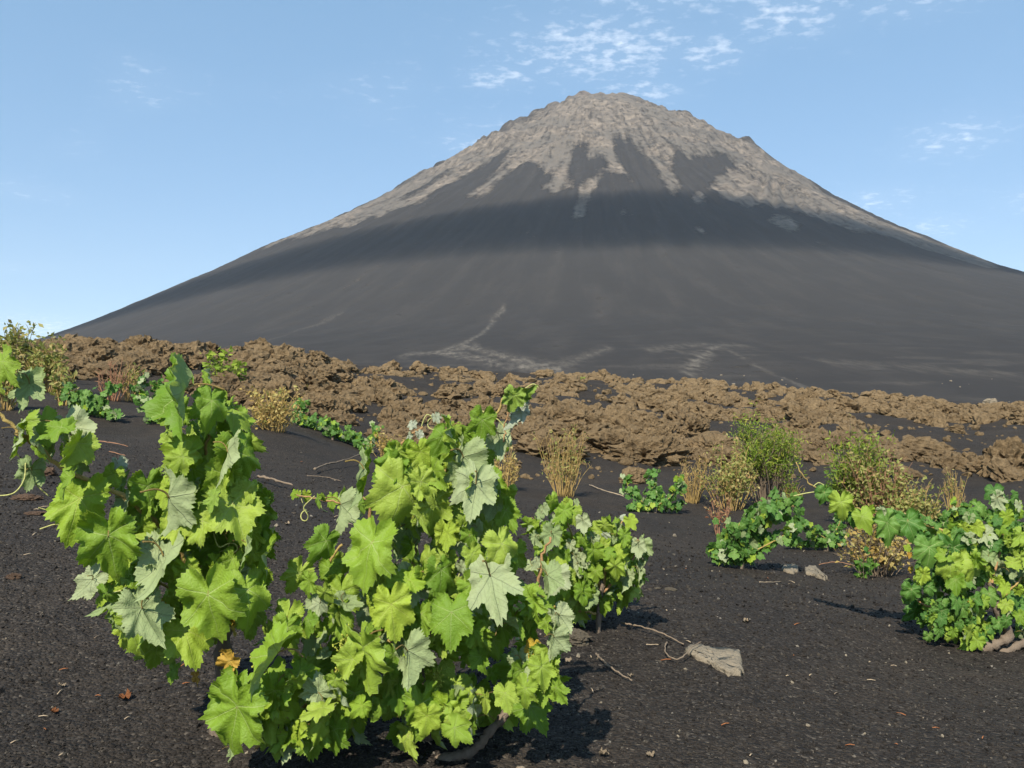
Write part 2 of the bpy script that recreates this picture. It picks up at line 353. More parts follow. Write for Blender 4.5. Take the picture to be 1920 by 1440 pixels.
_q = np.stack([_gaz * 2.2, np.log(_gr)], 1)
def _k(d2): return np.where(d2 > 1e-12, d2 * np.log(np.maximum(d2, 1e-12)), 0)
_n = len(_q); _A = np.zeros((_n + 3, _n + 3)); _A[:_n, :_n] = _k(((_q[:, None] - _q[None]) ** 2).sum(-1)) + np.eye(_n) * .02
_A[:_n, _n] = 1; _A[:_n, _n + 1:] = _q; _A[_n, :_n] = 1; _A[_n + 1:, :_n] = _q.T
_w = np.linalg.solve(_A, np.concatenate([_gs, np.zeros(3)]))
def ground_z(x, y, detail=True):
    x = np.asarray(x, float); y = np.asarray(y, float)
    az = np.clip(np.arctan2(x, y), -.72, .72); r = np.hypot(x, y); rc = np.clip(r, 1.5, 420.0)
    q = np.stack([az * 2.2, np.log(rc)], -1).reshape(-1, 2); s = np.empty(len(q))
    for i in range(0, len(q), 20000):
        qq = q[i:i + 20000]
        s[i:i + 20000] = _k(((qq[:, None] - _q[None]) ** 2).sum(-1)) @ _w[:_n] + _w[_n] + qq @ _w[_n + 1:]
    z = H + s.reshape(az.shape) * rc
    z = z * (1 - sstep(420, 3500, r)) - 4 * sstep(420, 2500, r)
    if detail:
        z = z + .075 * fbm(x * .45, y * .45, 3.3, 3) * sstep(1.2, 3, r) * np.clip(r / 9, .5, 3) + .010 * fbm(x * 3.1, y * 3.1, 1.3, 3)
    return z
def gz(x, y): return float(ground_z(np.array([x]), np.array([y]))[0])
def hit(u, v, dmax=300):
    """the ground point seen at a photo position"""
    D = np.exp(np.linspace(math.log(1.2), math.log(dmax), 900)); x = (u - 960) / F * D
    d = (H - (v - 720) / F * D) - ground_z(x, D)
    k = int(np.argmax(d < 0)) if (d < 0).any() else len(D) - 1
    return Vector((x[k], D[k], gz(x[k], D[k])))
def polar_grid(az, r):
    A, RR = np.meshgrid(az, r); x, y = np.sin(A) * RR, np.cos(A) * RR
    n, k = RR.shape; i = np.arange(n * k).reshape(n, k)
    f = np.stack([i[:-1, :-1], i[:-1, 1:], i[1:, 1:], i[1:, :-1]], -1).reshape(-1, 4)[:, ::-1]
    return x.ravel(), y.ravel(), f
d2r = math.radians
az = np.concatenate([np.linspace(-180, -42, 36)[:-1], np.linspace(-42, 42, 300), np.linspace(42, 180, 36)[1:]]) * d2r(1)
rr = np.concatenate([[.02], np.geomspace(.5, 9, 110), np.geomspace(9, 60, 130)[1:], np.geomspace(60, 420, 60)[1:], np.geomspace(420, 6000, 24)[1:]])
gx, gy, gf = polar_grid(az, rr)
ground = obj('ground', mesh_np('ground', np.stack([gx, gy, ground_z(gx, gy)], 1), gf, [M['ash']]), kind='structure')

# ------------------------------------------------------------------ volcano
RG = [0,75,150,225,300,375,450,525,600,675,750,825,900,975,1050,1125,1200,1275,1350,1425,1500,1575,1650,1725,1800,1875,1950,2025,2100,2175,2250,2325,2400,2475,2550,2625,2700,2775,2850,2925,3000]
HL = [910,885,844,804,755,708,659,604,556,511,467,429,392,355,315,273,235,196,157,122,89,64,50,41,33,26,19,11,2,-7,-15,-24,-32,-41,-49,-58,-66,-75,-83,-92,-100]
HR = [887,877,853,821,776,731,683,631,576,521,464,419,374,331,290,249,218,190,167,146,125,105,88,72,57,44,31,19,7,-5,-17,-29,-39,-49,-58,-67,-74,-81,-88,-94,-100]
XA, YA = 250.0, 2500.0
# outlines of the pale rock and scree on the cone, in metres (easting, height)
ROCKP = [[(-613,319),(-409,431),(-264,558),(-84,698),(182,878),(250,960),(486,761),(741,555),(806,350),(1020,257),(846,201),(754,271),(635,301),(574,329),(517,352),(459,352),(423,364),(403,402),(430,438),(484,473),(516,494),(518,524),(466,524),(383,522),(362,484),(349,398),(319,380),(318,429),(315,465),(293,540),(272,559),(251,588),(237,515),(258,418),(244,418),(211,455),(163,378),(129,307),(103,294),(128,381),(152,421),(203,464),(209,497),(171,508),(175,558),(150,560),(123,440),(94,389),(50,402),(81,444),(59,474),(35,515),(-1,475),(-61,398),(-106,373),(-66,457),(4,575),(-45,557),(-120,471),(-165,430),(-204,380),(-234,378),(-294,346),(-387,319),(-581,300)],
 [(202,341),(216,332),(201,306),(193,315)],[(373,398),(395,405),(388,370),(363,344),(356,360)],[(496,322),(535,324),(542,290),(503,268),(485,286),(478,311)],[(320,276),(332,267),(338,249),(325,246)],[(96,415),(135,430),(122,400),(93,385)],[(205,409),(214,409),(206,385),(201,390)]]
DUSTP = [([(-10,1004),(-22,940),(-29,800),(-40,664),(-55,584)],8,.65),([(-55,584),(-29,544),(-6,480),(12,460),(26,452)],9,.9),([(-39,644),(-3,520),(25,460)],10,.7),([(-75,560),(-50,590),(-30,640)],9,.6),([(25,460),(44,512),(71,588)],9,.45),([(95,560),(130,600),(170,590)],9,.4),([(93,428),(115,492),(148,584)],7,.7),([(154,608),(146,520),(137,448),(134,372)],5,.45),([(114,588),(115,524),(133,540)],8,.35),([(-253,824),(-262,984),(-229,1072)],7,.4),([(135,412),(136,364)],4,.5),([(184,468),(217,440),(256,408)],9,.3)]
def build_volcano():
    az = np.concatenate([np.linspace(-66, -37, 26)[:-1], np.linspace(-37, 37, 680), np.linspace(37, 66, 26)[1:]]) * d2r(1)
    steps = np.linspace(2.4, 9.5, 330); r = np.concatenate([300 + np.concatenate([[0], np.cumsum(steps)]), ])
    r = np.concatenate([r, np.linspace(r[-1], 5300, 34)[1:]])
    x, y, f = polar_grid(az, r)
    dx, dy = x - XA, y - YA; rad = np.hypot(dx, dy)
    s = np.clip(.5 + .65 * dx / np.maximum(rad, 1), 0, 1); w = s * s * (3 - 2 * s)
    rs = np.interp(rad, RG, np.arange(len(RG))); 
    def prof(h):
        h = np.array(h, float); fine = np.interp(np.arange(0, 3001, 5), RG, h)
        k = np.ones(9) / 9; fine = np.convolve(np.pad(fine, 4, mode='edge'), k, 'valid'); return np.interp(rad, np.arange(0, 3001, 5), fine)
    h = prof(HL) * (1 - w) + prof(HR) * w
    th = np.arctan2(dx, -dy)
    # crater dip hidden behind the rim
    h -= 60 * sstep(70, 10, np.hypot(dx, dy - 70))
    up = sstep(330, 640, h)
    st = th * 26
    h0 = h.copy()
    lob = ridged(x / 120, y / 120, h0 / 150, 4) - .8
    crag0 = ridged(x / 42, y / 42, h0 / 42, 3) - .8; patch = sstep(-.2, .3, fbm(x / 110, y / 150, h0 / 60, 3) + .25 * sstep(560, 760, h0)); crag = crag0 * patch
    big_ = ridged(x / 260, y / 260, h0 / 330 + 4.0, 2) - .6; h += up * (lob * 11 + crag * 7.5 * (.5 + .5 * sstep(40, 250, rad)) + big_ * 16 * sstep(60, 330, rad))
    gul = ridged(st, rad / 700, 4.4, 3) - .8
    h += gul * 5.0 * sstep(60, 380, h0) * (1 - .75 * up) * sstep(0, 500, rad)
    h += 2.0 * fbm(x / 70, y / 70, 9.1, 3) * sstep(0, 60, h0)
    # step-like rock shoulders on the flanks
    def bumpat(bx, bz, rx, rz, amp):
        return amp * np.exp(-(((x - bx) / rx) ** 2 + ((h0 - bz) / rz) ** 2))
    h += bumpat(490, 742, 22, 20, 15) + bumpat(655, 640, 30, 22, 14) + bumpat(690, 612, 25, 20, 8) + bumpat(-205, 610, 26, 18, 9) + bumpat(210, 905, 28, 16, 10) + bumpat(318, 640, 18, 20, 9)
    h += bumpat(160, 590, 60, 22, 12) + bumpat(205, 495, 30, 40, 9) + bumpat(530, 440, 70, 40, 12) + bumpat(420, 560, 80, 25, 9)
    # radial clefts in the scree fan on the right
    fan = np.exp(-(((x - 560) / 130) ** 2 + ((h0 - 410) / 75) ** 2)); ang = np.arctan2(x - 640, h0 - 520)
    h += fan * 5 * np.sin(ang * 38 + 2 * fbm(x / 60, h0 / 60, .3, 2))
    # rock mask from the mapped outlines, frayed along the fall line
    wx = x + 9 * fbm(x / 45, h0 / 45, 1.1, 3) + 5 * fbm(x / 9, h0 / 25, 5.1, 2); wz = h0 + 15 * fbm(x / 28, h0 / 110, 2.2, 3)
    wx = np.where(np.abs(wx) < 1e9, wx, 0)
    rock = np.zeros(len(x), bool)
    for pl in ROCKP:
        ins = np.zeros(len(x), bool); k = len(pl)
        for i in range(k):
            (x1, z1), (x2, z2) = pl[i], pl[(i + 1) % k]
            if z1 == z2: continue
            c = ((z1 > wz) != (z2 > wz)); xx = (x2 - x1) * (wz - z1) / (z2 - z1) + x1
            ins ^= c & (wx < xx)
        rock |= ins
    out = (x < -480) | (x > 900) | (y > 2450)
    rk = np.where(out & ~rock, sstep(-40, 40, h0 - (430 + 60 * fbm(st * .5, rad / 900, 3.3, 3) - .12 * np.maximum(0, np.abs(x - 250) - 500))), rock.astype(float))
    # thin streaks of pale scree running down the flanks
    side_ = sstep(.30, .55, np.abs(th)) ; stre = perlin(th * 62, rad / 420, 8.8) + .5 * perlin(th * 140, rad / 260, 2.8)
    band_ = sstep(250, 300, h0) * sstep(500, 420, h0) * side_; rk = np.maximum(rk, band_ * sstep(.28, .42, stre - .25 * sstep(400, 260, h0)) * .85)
    rk = rk - sstep(.3, .5, perlin(th * 50 + 9.1, rad / 500, 5.8)) * sstep(640, 560, h0) * sstep(380, 450, h0) * .75
    n, k = len(r), len(az); g = rk.reshape(n, k)
    for _ in range(8):
        g2 = g.copy(); g2[1:-1, 1:-1] = (g[1:-1, 1:-1] * 2 + g[:-2, 1:-1] + g[2:, 1:-1] + g[1:-1, :-2] + g[1:-1, 2:]) / 6; g = g2
    rk = g.ravel()
    dust = np.zeros(len(x)); wob = fbm(x / 9, y / 30, 7.7, 4) * 13
    sel_ = np.where((y < 1200) & (h0 < 140))[0]
    for pl, wd, sg in DUSTP:
        best = np.full(len(sel_), 1e9)
        for (x1, y1), (x2, y2) in zip(pl, pl[1:]):
            a = np.stack([(x[sel_] - x1) / .42, (y[sel_] - y1) / 3.2], 1); b = np.array([(x2 - x1) / .42, (y2 - y1) / 3.2])
            t = np.clip(a @ b / (b @ b), 0, 1); best = np.minimum(best, np.hypot(a[:, 0] - t * b[0], a[:, 1] - t * b[1]))
        dust[sel_] = np.maximum(dust[sel_], sg * np.exp(-((best + np.abs(wob[sel_])) / wd) ** 2))
    dust[sel_] = np.maximum(dust[sel_], .16 * sstep(.15, .6, fbm(x[sel_] / 60, y[sel_] / 25, 4.2, 4)) * sstep(800, 450, y[sel_]))
    me = mesh_np('volcano', np.stack([x, y, h], 1), f, [M['volcano']])
    set_attr(me, 'fall_a', th); set_attr(me, 'fall_r', rad); set_attr(me, 'crag', np.clip(patch + .35 * (crag0), 0, 1)); set_attr(me, 'rock', rk); set_attr(me, 'dust', dust); set_attr(me, 'red', np.exp(-(((x - 208) / 30) ** 2 + ((h0 - 900) / 12) ** 2)))
    return obj('volcano', me, kind='structure')
volcano = build_volcano()

# ------------------------------------------------------------------ lava field of brown clinker
_nu = np.array([-300, 100, 300, 480, 700, 960, 1200, 1400, 1600, 1920, 2200]); _near = np.array([14, 13.8, 13, 12.8, 12.2, 11.2, 11.0, 11.8, 11.8, 10.6, 10.4])
_farD = np.array([29, 30, 31, 34, 42, 52, 60, 62, 58, 52, 52]); _cov = np.array([.62, .66, .66, .57, .49, .445, .465, .475, .46, .43, .43])
def lava_mask(x, y):
    u = 960 + F * x / np.maximum(y, .1); D = np.maximum(y, .1)
    z = sstep(0, .10, np.log(D / np.interp(u, _nu, _near)) + .16 * fbm(x * .3, y * .3, 5.5, 2)) * sstep(0, .10, np.log(np.interp(u, _nu, _farD) / D))
    n = .5 + .62 * fbm(x * .46 + 3.1, y * .15 + 1.7, .4, 4, .58) + .22 * fbm(x * .8, y * .45, 7.7, 3)
    c = np.interp(u, _nu, _cov) - .10 * sstep(2.2, 0, np.log(D / np.interp(u, _nu, _near)) * 12)
    return z * sstep(-.03, .13, n - (1 - c)), z
def build_lava():
    az = np.linspace(-37, 37, 560) * d2r(1); r = np.geomspace(9.5, 90, 270)
    x, y, f = polar_grid(az, r); mk, zn = lava_mask(x, y)
    u = 960 + F * x / y; amp = np.interp(u, [-300, 500, 900, 2200], [.34, .28, .12, .13]) * np.clip(y / 20, .75, 1.2)
    rough = ridged(x * .9, y * .9, 3.1, 4) * .34 + ridged(x * 3.1, y * 3.1, 1.1, 3) * .13
    z = ground_z(x, y) - .10 + mk * amp * (.35 + rough)
    keep = (mk[f].max(1) > .03)
    f = f[keep]; used = np.unique(f); mp = np.zeros(len(x), int); mp[used] = np.arange(len(used))
    me = mesh_np('lava_field', np.stack([x, y, z], 1)[used], mp[f], [M['crust']], smooth=True); set_attr(me, 'lav', (mk * (.2 + 1.1 * rough / .5 * .5))[used])
    return obj('lava_field', me, kind='structure')
lava_field = build_lava()
def lava_top(x, y):
    mk, zn = lava_mask(x, y); u = 960 + F * x / y
    amp = np.interp(u, [-300, 500, 900, 2200], [.34, .28, .12, .13]) * np.clip(y / 20, .75, 1.2)
    rough = ridged(x * .9, y * .9, 3.1, 4) * .34 + ridged(x * 3.1, y * 3.1, 1.1, 3) * .13
    return np.maximum(ground_z(x, y), ground_z(x, y) - .10 + mk * amp * (.35 + rough)), mk
import bmesh
def ico(sub):
    bm = bmesh.new(); bmesh.ops.create_icosphere(bm, subdivisions=sub, radius=1.0); bm.verts.ensure_lookup_table()
    v = np.array([p.co[:] for p in bm.verts]); f = np.array([[a.index for a in q.verts] for q in bm.faces]); bm.free(); return v, f
ICO = {s: ico(s) for s in (1, 2, 3, 4, 5)}
def clinker(sub, seed, jag=1.0, flat=.72):
    v, f = ICO[sub]; o = seed * 13.7
    n = .34 * perlin(v[:, 0] * 1.1 + o, v[:, 1] * 1.1, v[:, 2] * 1.1) + .40 * jag * (ridged(v[:, 0] * 1.7 + o, v[:, 1] * 1.7, v[:, 2] * 1.7, 2) - .7) + .24 * jag * (ridged(v[:, 0] * 4.3, v[:, 1] * 4.3 + o, v[:, 2] * 4.3, 2) - .7) + (.08 * jag * (ridged(v[:, 0] * 9.7, v[:, 1] * 9.7 + o, v[:, 2] * 9.7, 2) - .7) if sub > 3 else 0)
    w = v * (1 + n)[:, None]; w = w * np.array([1.0, .85, flat])
    return w, f
def scatter_rocks():
    n = 70000
    lnD = rng.uniform(math.log(9.5), math.log(85), n); D = np.exp(lnD); u = rng.uniform(-60, 1980, n); x = (u - 960) / F * D
    mk, zn = lava_mask(x, D)
    keep = rng.random(n) < np.where(mk > .35, .08 + .34 * mk, .040 * zn)
    x, D, mk, u = x[keep], D[keep], mk[keep], u[keep]
    k = len(x)
    size = np.exp(rng.normal(0, .48, k)) * .088 * np.clip(D / 15, .85, 4.5) ** .7
    size = np.clip(size, .04, .40) * np.where(mk > .35, 1, .42) * np.where(u < 560, 1.2, 1)
    zt, _ = lava_top(x, D)
    pos = np.stack([x, D, zt + size * .18], 1)
    app = size / D; order = np.argsort(-app)
    return pos[order], size[order], app[order]
def rotmats(k, tilt=.6):
    a = rng.uniform(0, 2 * math.pi, k); t = rng.normal(0, tilt, k); t2 = rng.normal(0, tilt, k)
    z = np.zeros(k); o = np.ones(k)
    Rz = np.stack([np.cos(a), -np.sin(a), z, np.sin(a), np.cos(a), z, z, z, o], 1).reshape(k, 3, 3)
    Rx = np.stack([o, z, z, z, np.cos(t), -np.sin(t), z, np.sin(t), np.cos(t)], 1).reshape(k, 3, 3)
    Ry = np.stack([np.cos(t2), z, np.sin(t2), z, o, z, -np.sin(t2), z, np.cos(t2)], 1).reshape(k, 3, 3)
    return Rz @ Rx @ Ry
def merged(name, protos, pos, size, mat, parent=None, tilt=.6, smooth=True, **kw):
    k = len(pos); Rm = rotmats(k, tilt); V, Fc = [], []; off = 0; pick = rng.integers(0, len(protos), k)
    sq = np.stack([rng.uniform(.75, 1.25, k), rng.uniform(.75, 1.25, k), rng.uniform(.7, 1.1, k)], 1)
    for i, (pv, pf) in enumerate(protos):
        s = np.where(pick == i)[0]
        if not len(s): continue
        w = pv[None] * sq[s][:, None] * size[s][:, None, None]
        w = np.einsum('kij,knj->kni', Rm[s], w) + pos[s][:, None]
        V.append(w.reshape(-1, 3)); Fc.append((pf[None] + (np.arange(len(s)) * len(pv))[:, None, None] + off).reshape(-1, 3)); off += len(s) * len(pv)
    return obj(name, mesh_np(name, np.concatenate(V), np.concatenate(Fc), [mat], smooth=smooth), parent, **kw)
def build_rocks():
    pos, size, app = scatter_rocks()
    hero = [mesh_np('lava_rock', *clinker(4, s, .8), [M['lava']], smooth=False) for s in range(12)]
    nh = 295
    for i in range(nh):
        o = obj('lava_rock', hero[i % 12], lava_field); o.location = pos[i]
        o.rotation_euler = (R.gauss(0, .35), R.gauss(0, .35), R.uniform(0, 6.28)); s = size[i]; o.scale = (s * R.uniform(.8, 1.3), s * R.uniform(.8, 1.25), s * R.uniform(.75, 1.1))
    p3 = [clinker(3, 40 + s) for s in range(10)]; p2 = [clinker(2, 60 + s, .8) for s in range(10)]
    a, b = nh, nh + 1100
    merged('lava_rubble', p3, pos[a:b], size[a:b], M['lava'], lava_field, .4, False, kind='stuff')
    merged('far_lava_rubble', p2, pos[b:b + 8800], size[b:b + 8800], M['lava'], lava_field, .4, False, kind='stuff')
    print('rocks', len(pos))
build_rocks()
def foot_boulders():
    k = 60; D = rng.uniform(300, 420, k); u = np.concatenate([rng.uniform(1000, 1500, 40), rng.uniform(600, 1900, 20)]); x = (u - 960) / F * D
    dx, dy = x - XA, D - YA; rad = np.hypot(dx, dy); s_ = np.clip(.5 + .65 * dx / rad, 0, 1); w = s_ * s_ * (3 - 2 * s_)
    z = np.maximum(np.interp(rad, RG, HL) * (1 - w) + np.interp(rad, RG, HR) * w, ground_z(x, D)) + .2
    merged('foot_boulders', [clinker(2, 90 + i, .6) for i in range(4)], np.stack([x, D, z], 1), np.exp(rng.normal(-.9, .45, k)), M['pale'], volcano, .4, False, kind='stuff')
foot_boulders()
#==PART2==

# ------------------------------------------------------------------ air between here and the cone, and the cloud that shades its waist
def box_mesh(name, lo, hi):
    v = [(x, y, z) for x in (lo[0], hi[0]) for y in (lo[1], hi[1]) for z in (lo[2], hi[2])]
    return mesh_np(name, v, [[0, 1, 3, 2], [4, 6, 7, 5], [0, 4, 5, 1], [2, 3, 7, 6], [0, 2, 6, 4], [1, 5, 7, 3]], smooth=False)
def volume_mat(name, col, dens, aniso=0.0):
    m = bpy.data.materials.new(name); m.use_nodes = True; nt = m.node_tree; nt.nodes.clear()
    o = nt.nodes.new('ShaderNodeOutputMaterial'); p = nt.nodes.new('ShaderNodeVolumePrincipled')
    p.inputs['Color'].default_value = (*col, 1); p.inputs['Density'].default_value = dens; p.inputs['Anisotropy'].default_value = aniso
    nt.links.new(p.outputs[0], o.inputs['Volume']); return m
haze = obj('haze', box_mesh('haze', (-6400, -6400, -140), (6400, 6400, 960)), kind='stuff')
haze.data.materials.append(volume_mat('thin_blue_air', (.86, .92, 1.0), HAZE))
def build_cloud():
    # a long stratus roll: blunt near edge, thin far edge; its shadow falls as a band across the cone
    ux = Vector((1, 0, 0)); mid = Vector((260, 1440, 303)); t = (1330 - mid.z) / SUN.z; c = mid + SUN * t
    e1 = (ux - SUN * ux.dot(SUN)).normalized(); e2 = SUN.cross(e1).normalized()
    if e2.y < 0: e2 = -e2
    nu, nw = 90, 22; V = []; Fc = []
    for i in range(nu + 1):
        a = -1 + 2 * i / nu; taper = math.sqrt(max(0.0, 1 - abs(a) ** 2))
        shift = 26 * math.sin(a * 3.1 + .6) + 14 * math.sin(a * 9.3)
        for j in range(nw):
            ph = 2 * math.pi * j / nw; q = math.cos(ph)          # q=-1 near edge, +1 far edge
            wth = 150 * (1 + .15 * math.sin(a * 7 + 1)) * taper; prof = abs(math.sin(ph)) ** (3.4 if q < 0 else 2.6) * math.copysign(1, math.sin(ph))
            thick = 72 * taper * (1 - .72 * abs(a)) * (1 + .12 * math.sin(a * 17 + j))
            off = q * wth * 1.22 if q < 0 else q * wth * 1.15
            V.append(c + e1 * (a * 1900) + e2 * (off + shift - 5 + 40 * a * a) + SUN * (prof * thick))
    for i in range(nu):
        for j in range(nw):
            Fc.append([i * nw + j, i * nw + (j + 1) % nw, (i + 1) * nw + (j + 1) % nw, (i + 1) * nw + j])
    Fc.append(list(range(nw))[::-1]); Fc.append([nu * nw + j for j in range(nw)])
    o = obj('cloud', mesh_np('cloud', [tuple(v) for v in V], Fc, [volume_mat('cloud_vapour', (1, 1, 1), .030, .3)]), kind='stuff')
build_cloud()

# ------------------------------------------------------------------ grape leaf meshes
OUT = [(0, 1.05), (6, .98), (13, .90), (20, .80), (27, .70), (33, .67), (40, .74), (48, .83), (54, .86), (61, .80), (69, .74), (77, .67), (86, .61), (94, .62), (103, .67), (112, .71), (121, .69), (131, .68), (141, .68), (151, .66), (160, .60), (168, .48), (175, .30), (180, .15)]
def leaf_data(seed, lobe=1.0, cup=.0, fold=.0, droop=.25, wave=.06, teeth=44, rings=(.2, .45, .68, .85, 1.0)):
    r_ = np.random.default_rng(seed); side = {}
    ks, vs_ = np.array([a for a, _ in OUT]), np.array([b for _, b in OUT]); base = np.convolve(np.pad(vs_, 2, mode='edge'), np.ones(5) / 5, 'valid')
    vs_ = base + (vs_ - base) * lobe
    ang = []; rad = []
    for sgn in (1, -1):
        skew = 1 + r_.normal(0, .04)
        th = np.linspace(0, 180, teeth + 1) if sgn == 1 else np.linspace(180, 0, teeth + 1)[1:-1]
        rv = np.interp(th, ks, vs_) * (1 + r_.normal(0, .025, len(th))) * (skew if sgn == 1 else 1)
        tooth = np.where(np.arange(len(th)) % 2 == (0 if sgn == 1 else 1), 1.03 + r_.uniform(-.015, .05, len(th)), .955); tooth = np.where(th > 168, 1, tooth)
        ang += list(np.radians(th) * sgn); rad += list(rv * tooth)
    ang, rad = np.array(ang), np.array(rad); n = len(ang); V = [(0, 0, 0)]
    ph = r_.uniform(0, 6.28); UV = [(.5, .5)]
    for t in rings:
        rr_ = rad * t if t > .95 else (rad * (1 - (1 - t) * .15)) * t
        # inner rings follow a smoother outline
        if t < .95: rr_ = np.convolve(np.concatenate([rr_[-3:], rr_, rr_[:3]]), np.ones(7) / 7, 'valid') * .985
        x, y = np.sin(ang) * rr_, np.cos(ang) * rr_
        dv = np.min([np.abs(np.abs(ang) - math.radians(a)) for a in (0, 52, 112)], axis=0)
        z = cup * rr_ ** 2 + fold * np.abs(x) - droop * np.maximum(y, 0) ** 2 * .6 - .10 * droop * x * x
        z = z + .030 * np.minimum(dv, .42) * rr_ * 2.0 + wave * np.sin(ang * 5 + ph) * t * t * .8 + wave * .6 * np.sin(ang * 11 + 2 * ph) * t ** 3
        z = z + .14 * perlin(x * 1.5 + seed * 3.1, y * 1.5, seed * .7) + .055 * perlin(x * 4.0, y * 4.0 + seed, seed * .3) + r_.normal(0, .16) * x * y + r_.normal(0, .08) * x
        V += list(zip(x, y, z)); UV += list(zip(x / 2.4 + .5, y / 2.4 + .5))
    Fc = []
    for j in range(n): Fc.append([0, 1 + (j + 1) % n, 1 + j])
    for k in range(len(rings) - 1):
        a, b = 1 + k * n, 1 + (k + 1) * n
        for j in range(n): Fc += [[a + j, a + (j + 1) % n, b + (j + 1) % n], [a + j, b + (j + 1) % n, b + j]]
    return V, Fc, UV
def leaf_mesh(name, seed, top, back, petiole=True, **kw):
    V, Fc, UV = leaf_data(seed, **kw); n = len(V); b = MB()
    b.add(V, Fc, 0); b.add([(x, y, z - .008) for x, y, z in V], [f[::-1] for f in Fc], 1)
    uvs = list(UV) + list(UV)
    if petiole:
        k = len(b.v); b.tube(smooth_path([(0, .02, -.01), (0, -.12, -.10), (.03, -.22, -.30), (.02, -.18, -.55)], 3), [.020] * 9 + [.026], 5, 2); uvs += [(.5, .5)] * (len(b.v) - k)
    # orientation check: top faces must point up
    me = mesh_np(name, b.v, b.f, [top, back, M['cane']], b.m)
    if me.polygons[0].normal.z < 0: me.flip_normals()
    uv = me.uv_layers.new(name='leaf'); li = np.zeros(len(me.loops), dtype=np.int32); me.loops.foreach_get('vertex_index', li)
    uv.data.foreach_set('uv', np.array(uvs, dtype=np.float32)[li].ravel()); me.update()
    return me
LV = {}
def lv(seeds, **kw): return [leaf_mesh('leaf', sd, M['leaf'], M['leaf_back'], **kw) for sd in seeds]
LV['A'] = lv((1, 2), lobe=1.0, droop=.22, cup=-.05, wave=.07) + lv((31, 32), lobe=1.25, droop=.55, cup=.05, wave=.09) + lv((33, 37), lobe=.8, droop=.15, fold=.22, wave=.08) + lv((38, 39), lobe=1.5, droop=.4, cup=-.12, wave=.10) + lv((40, 41), lobe=1.0, droop=.7, fold=.1, wave=.12)
LV['B'] = lv((4, 5, 6), lobe=.8, droop=.35, cup=-.25, wave=.06) + lv((34,), lobe=.9, droop=.6, cup=-.15, wave=.05)
LV['C'] = lv((7, 8, 35), lobe=1.1, droop=.25, fold=.45, wave=.07)
LV['D'] = lv((9, 10, 36), lobe=1.9, droop=.3, cup=.06, wave=.09)
LV['E'] = lv((13, 14), lobe=1.0, droop=.5, fold=-.55, wave=.06)
LV['G'] = [leaf_mesh('leaf', sd, M['fleaf'], M['leaf_back'], lobe=1.0, droop=.35, cup=-.1, wave=.08) for sd in (61, 62, 63)]
LV['Y'] = [leaf_mesh('leaf', s, M['yellow'], M['yellow'], lobe=1.1, droop=.3, cup=.15, wave=.12) for s in (11,)]
LV['L'] = [leaf_mesh('leaf', s, M['limey'], M['leaf_back'], lobe=1.0, droop=.25, cup=-.05, wave=.07) for s in (12, 15)]
LV['W'] = [leaf_mesh('leaf', s, M['young'], M['young_back'], lobe=1.2, droop=.3, fold=.35, wave=.10) for s in (16, 17)]
SM = dict(teeth=18, rings=(.5, 1.0), petiole=False)
LV['f'] = [leaf_mesh('leaf', s, M['fleaf'], M['leaf_back'], lobe=1.0, droop=.25, cup=c, wave=.06, **SM) for s, c in ((21, -.1), (22, .05), (23, -.2))]
LV['y'] = [leaf_mesh('leaf', 24, M['limey'], M['leaf_back'], droop=.2, wave=.06, **SM)]
def put_leaf(vine, kind, junction, L, axis, roll, back=False, scale=(1, 1, 1), facing=None):
    """junction: world point where the stalk meets the blade; axis: direction to the tip; the blade faces the viewer's side turned by roll"""
    me = R.choice(LV[kind]); y = Vector(axis).normalized()
    n = Vector(facing) if facing is not None else Vector((0, -1, .35)); n = (n - y * n.dot(y))
    if n.length < .05: n = y.orthogonal()
    n.normalize(); n = Matrix.Rotation(math.radians(roll), 3, y) @ n
    if back: n = -n
    x = y.cross(n).normalized()
    o = bpy.data.objects.new('leaf', me); COL.objects.link(o); o.parent = vine
    mtx = Matrix((x, y, n)).transposed().to_4x4(); mtx = Matrix.Translation(Vector(junction) - vine.location) @ mtx @ Matrix.Diagonal((L * scale[0], L * scale[1], L * scale[2], 1))
    o.matrix_basis = mtx; return o
def hand_leaves(vine, zone, D0, items, dark=.0, sh=.80):
    ox, oy, sc = zone
    for i, it in enumerate(items):
        jx, jy, tx, ty, kind = it[:5]; roll = it[5] if len(it) > 5 else R.uniform(-30, 30); dd = it[6] if len(it) > 6 else R.uniform(-.05, .07)
        back = kind.startswith('-'); kind = kind.strip('-')
        if kind == 'A': kind = 'G' if R.random() < dark else R.choice('AAB')
        D = D0 + dd; a, b = P(ox + jx / sc, oy + jy / sc, D), P(ox + tx / sc, oy + ty / sc, D)
        roll += R.gauss(0, 10); ax = (b - a) * sh; a = a + (b - a) * .08; L = ax.length; tilt = R.uniform(-.55, .20) * L; ax = ax + Vector((0, tilt, 0)); L = min(max(L, .016), .096)
        put_leaf(vine, kind, a, L, ax, roll, back, (R.uniform(.80, .98), 1.04, R.uniform(.8, 1.4)))
def fill_leaves(vine, blobs, kinds, lpx, F0=F):
    for (u, v, ru, rv, d0, d1, n) in blobs:
        for i in range(n):
            while True:
                a, b = R.uniform(-1, 1), R.uniform(-1, 1)
                if a * a + b * b <= 1: break
            D = R.uniform(d0, d1); p = P(u + a * ru, v + b * rv, D)
            if p.z < gz(p.x, p.y) + .03: p.z = gz(p.x, p.y) + R.uniform(.03, .08)
            L = R.uniform(*lpx); th = R.gauss(-90, 42); ax = Vector((math.cos(math.radians(th)), R.uniform(-.6, .3), math.sin(math.radians(th))))
            put_leaf(vine, R.choice(kinds), p, L, ax, R.gauss(0, 38), R.random() < .10, (R.uniform(.8, 1.0), 1.03, R.uniform(.8, 1.4)))
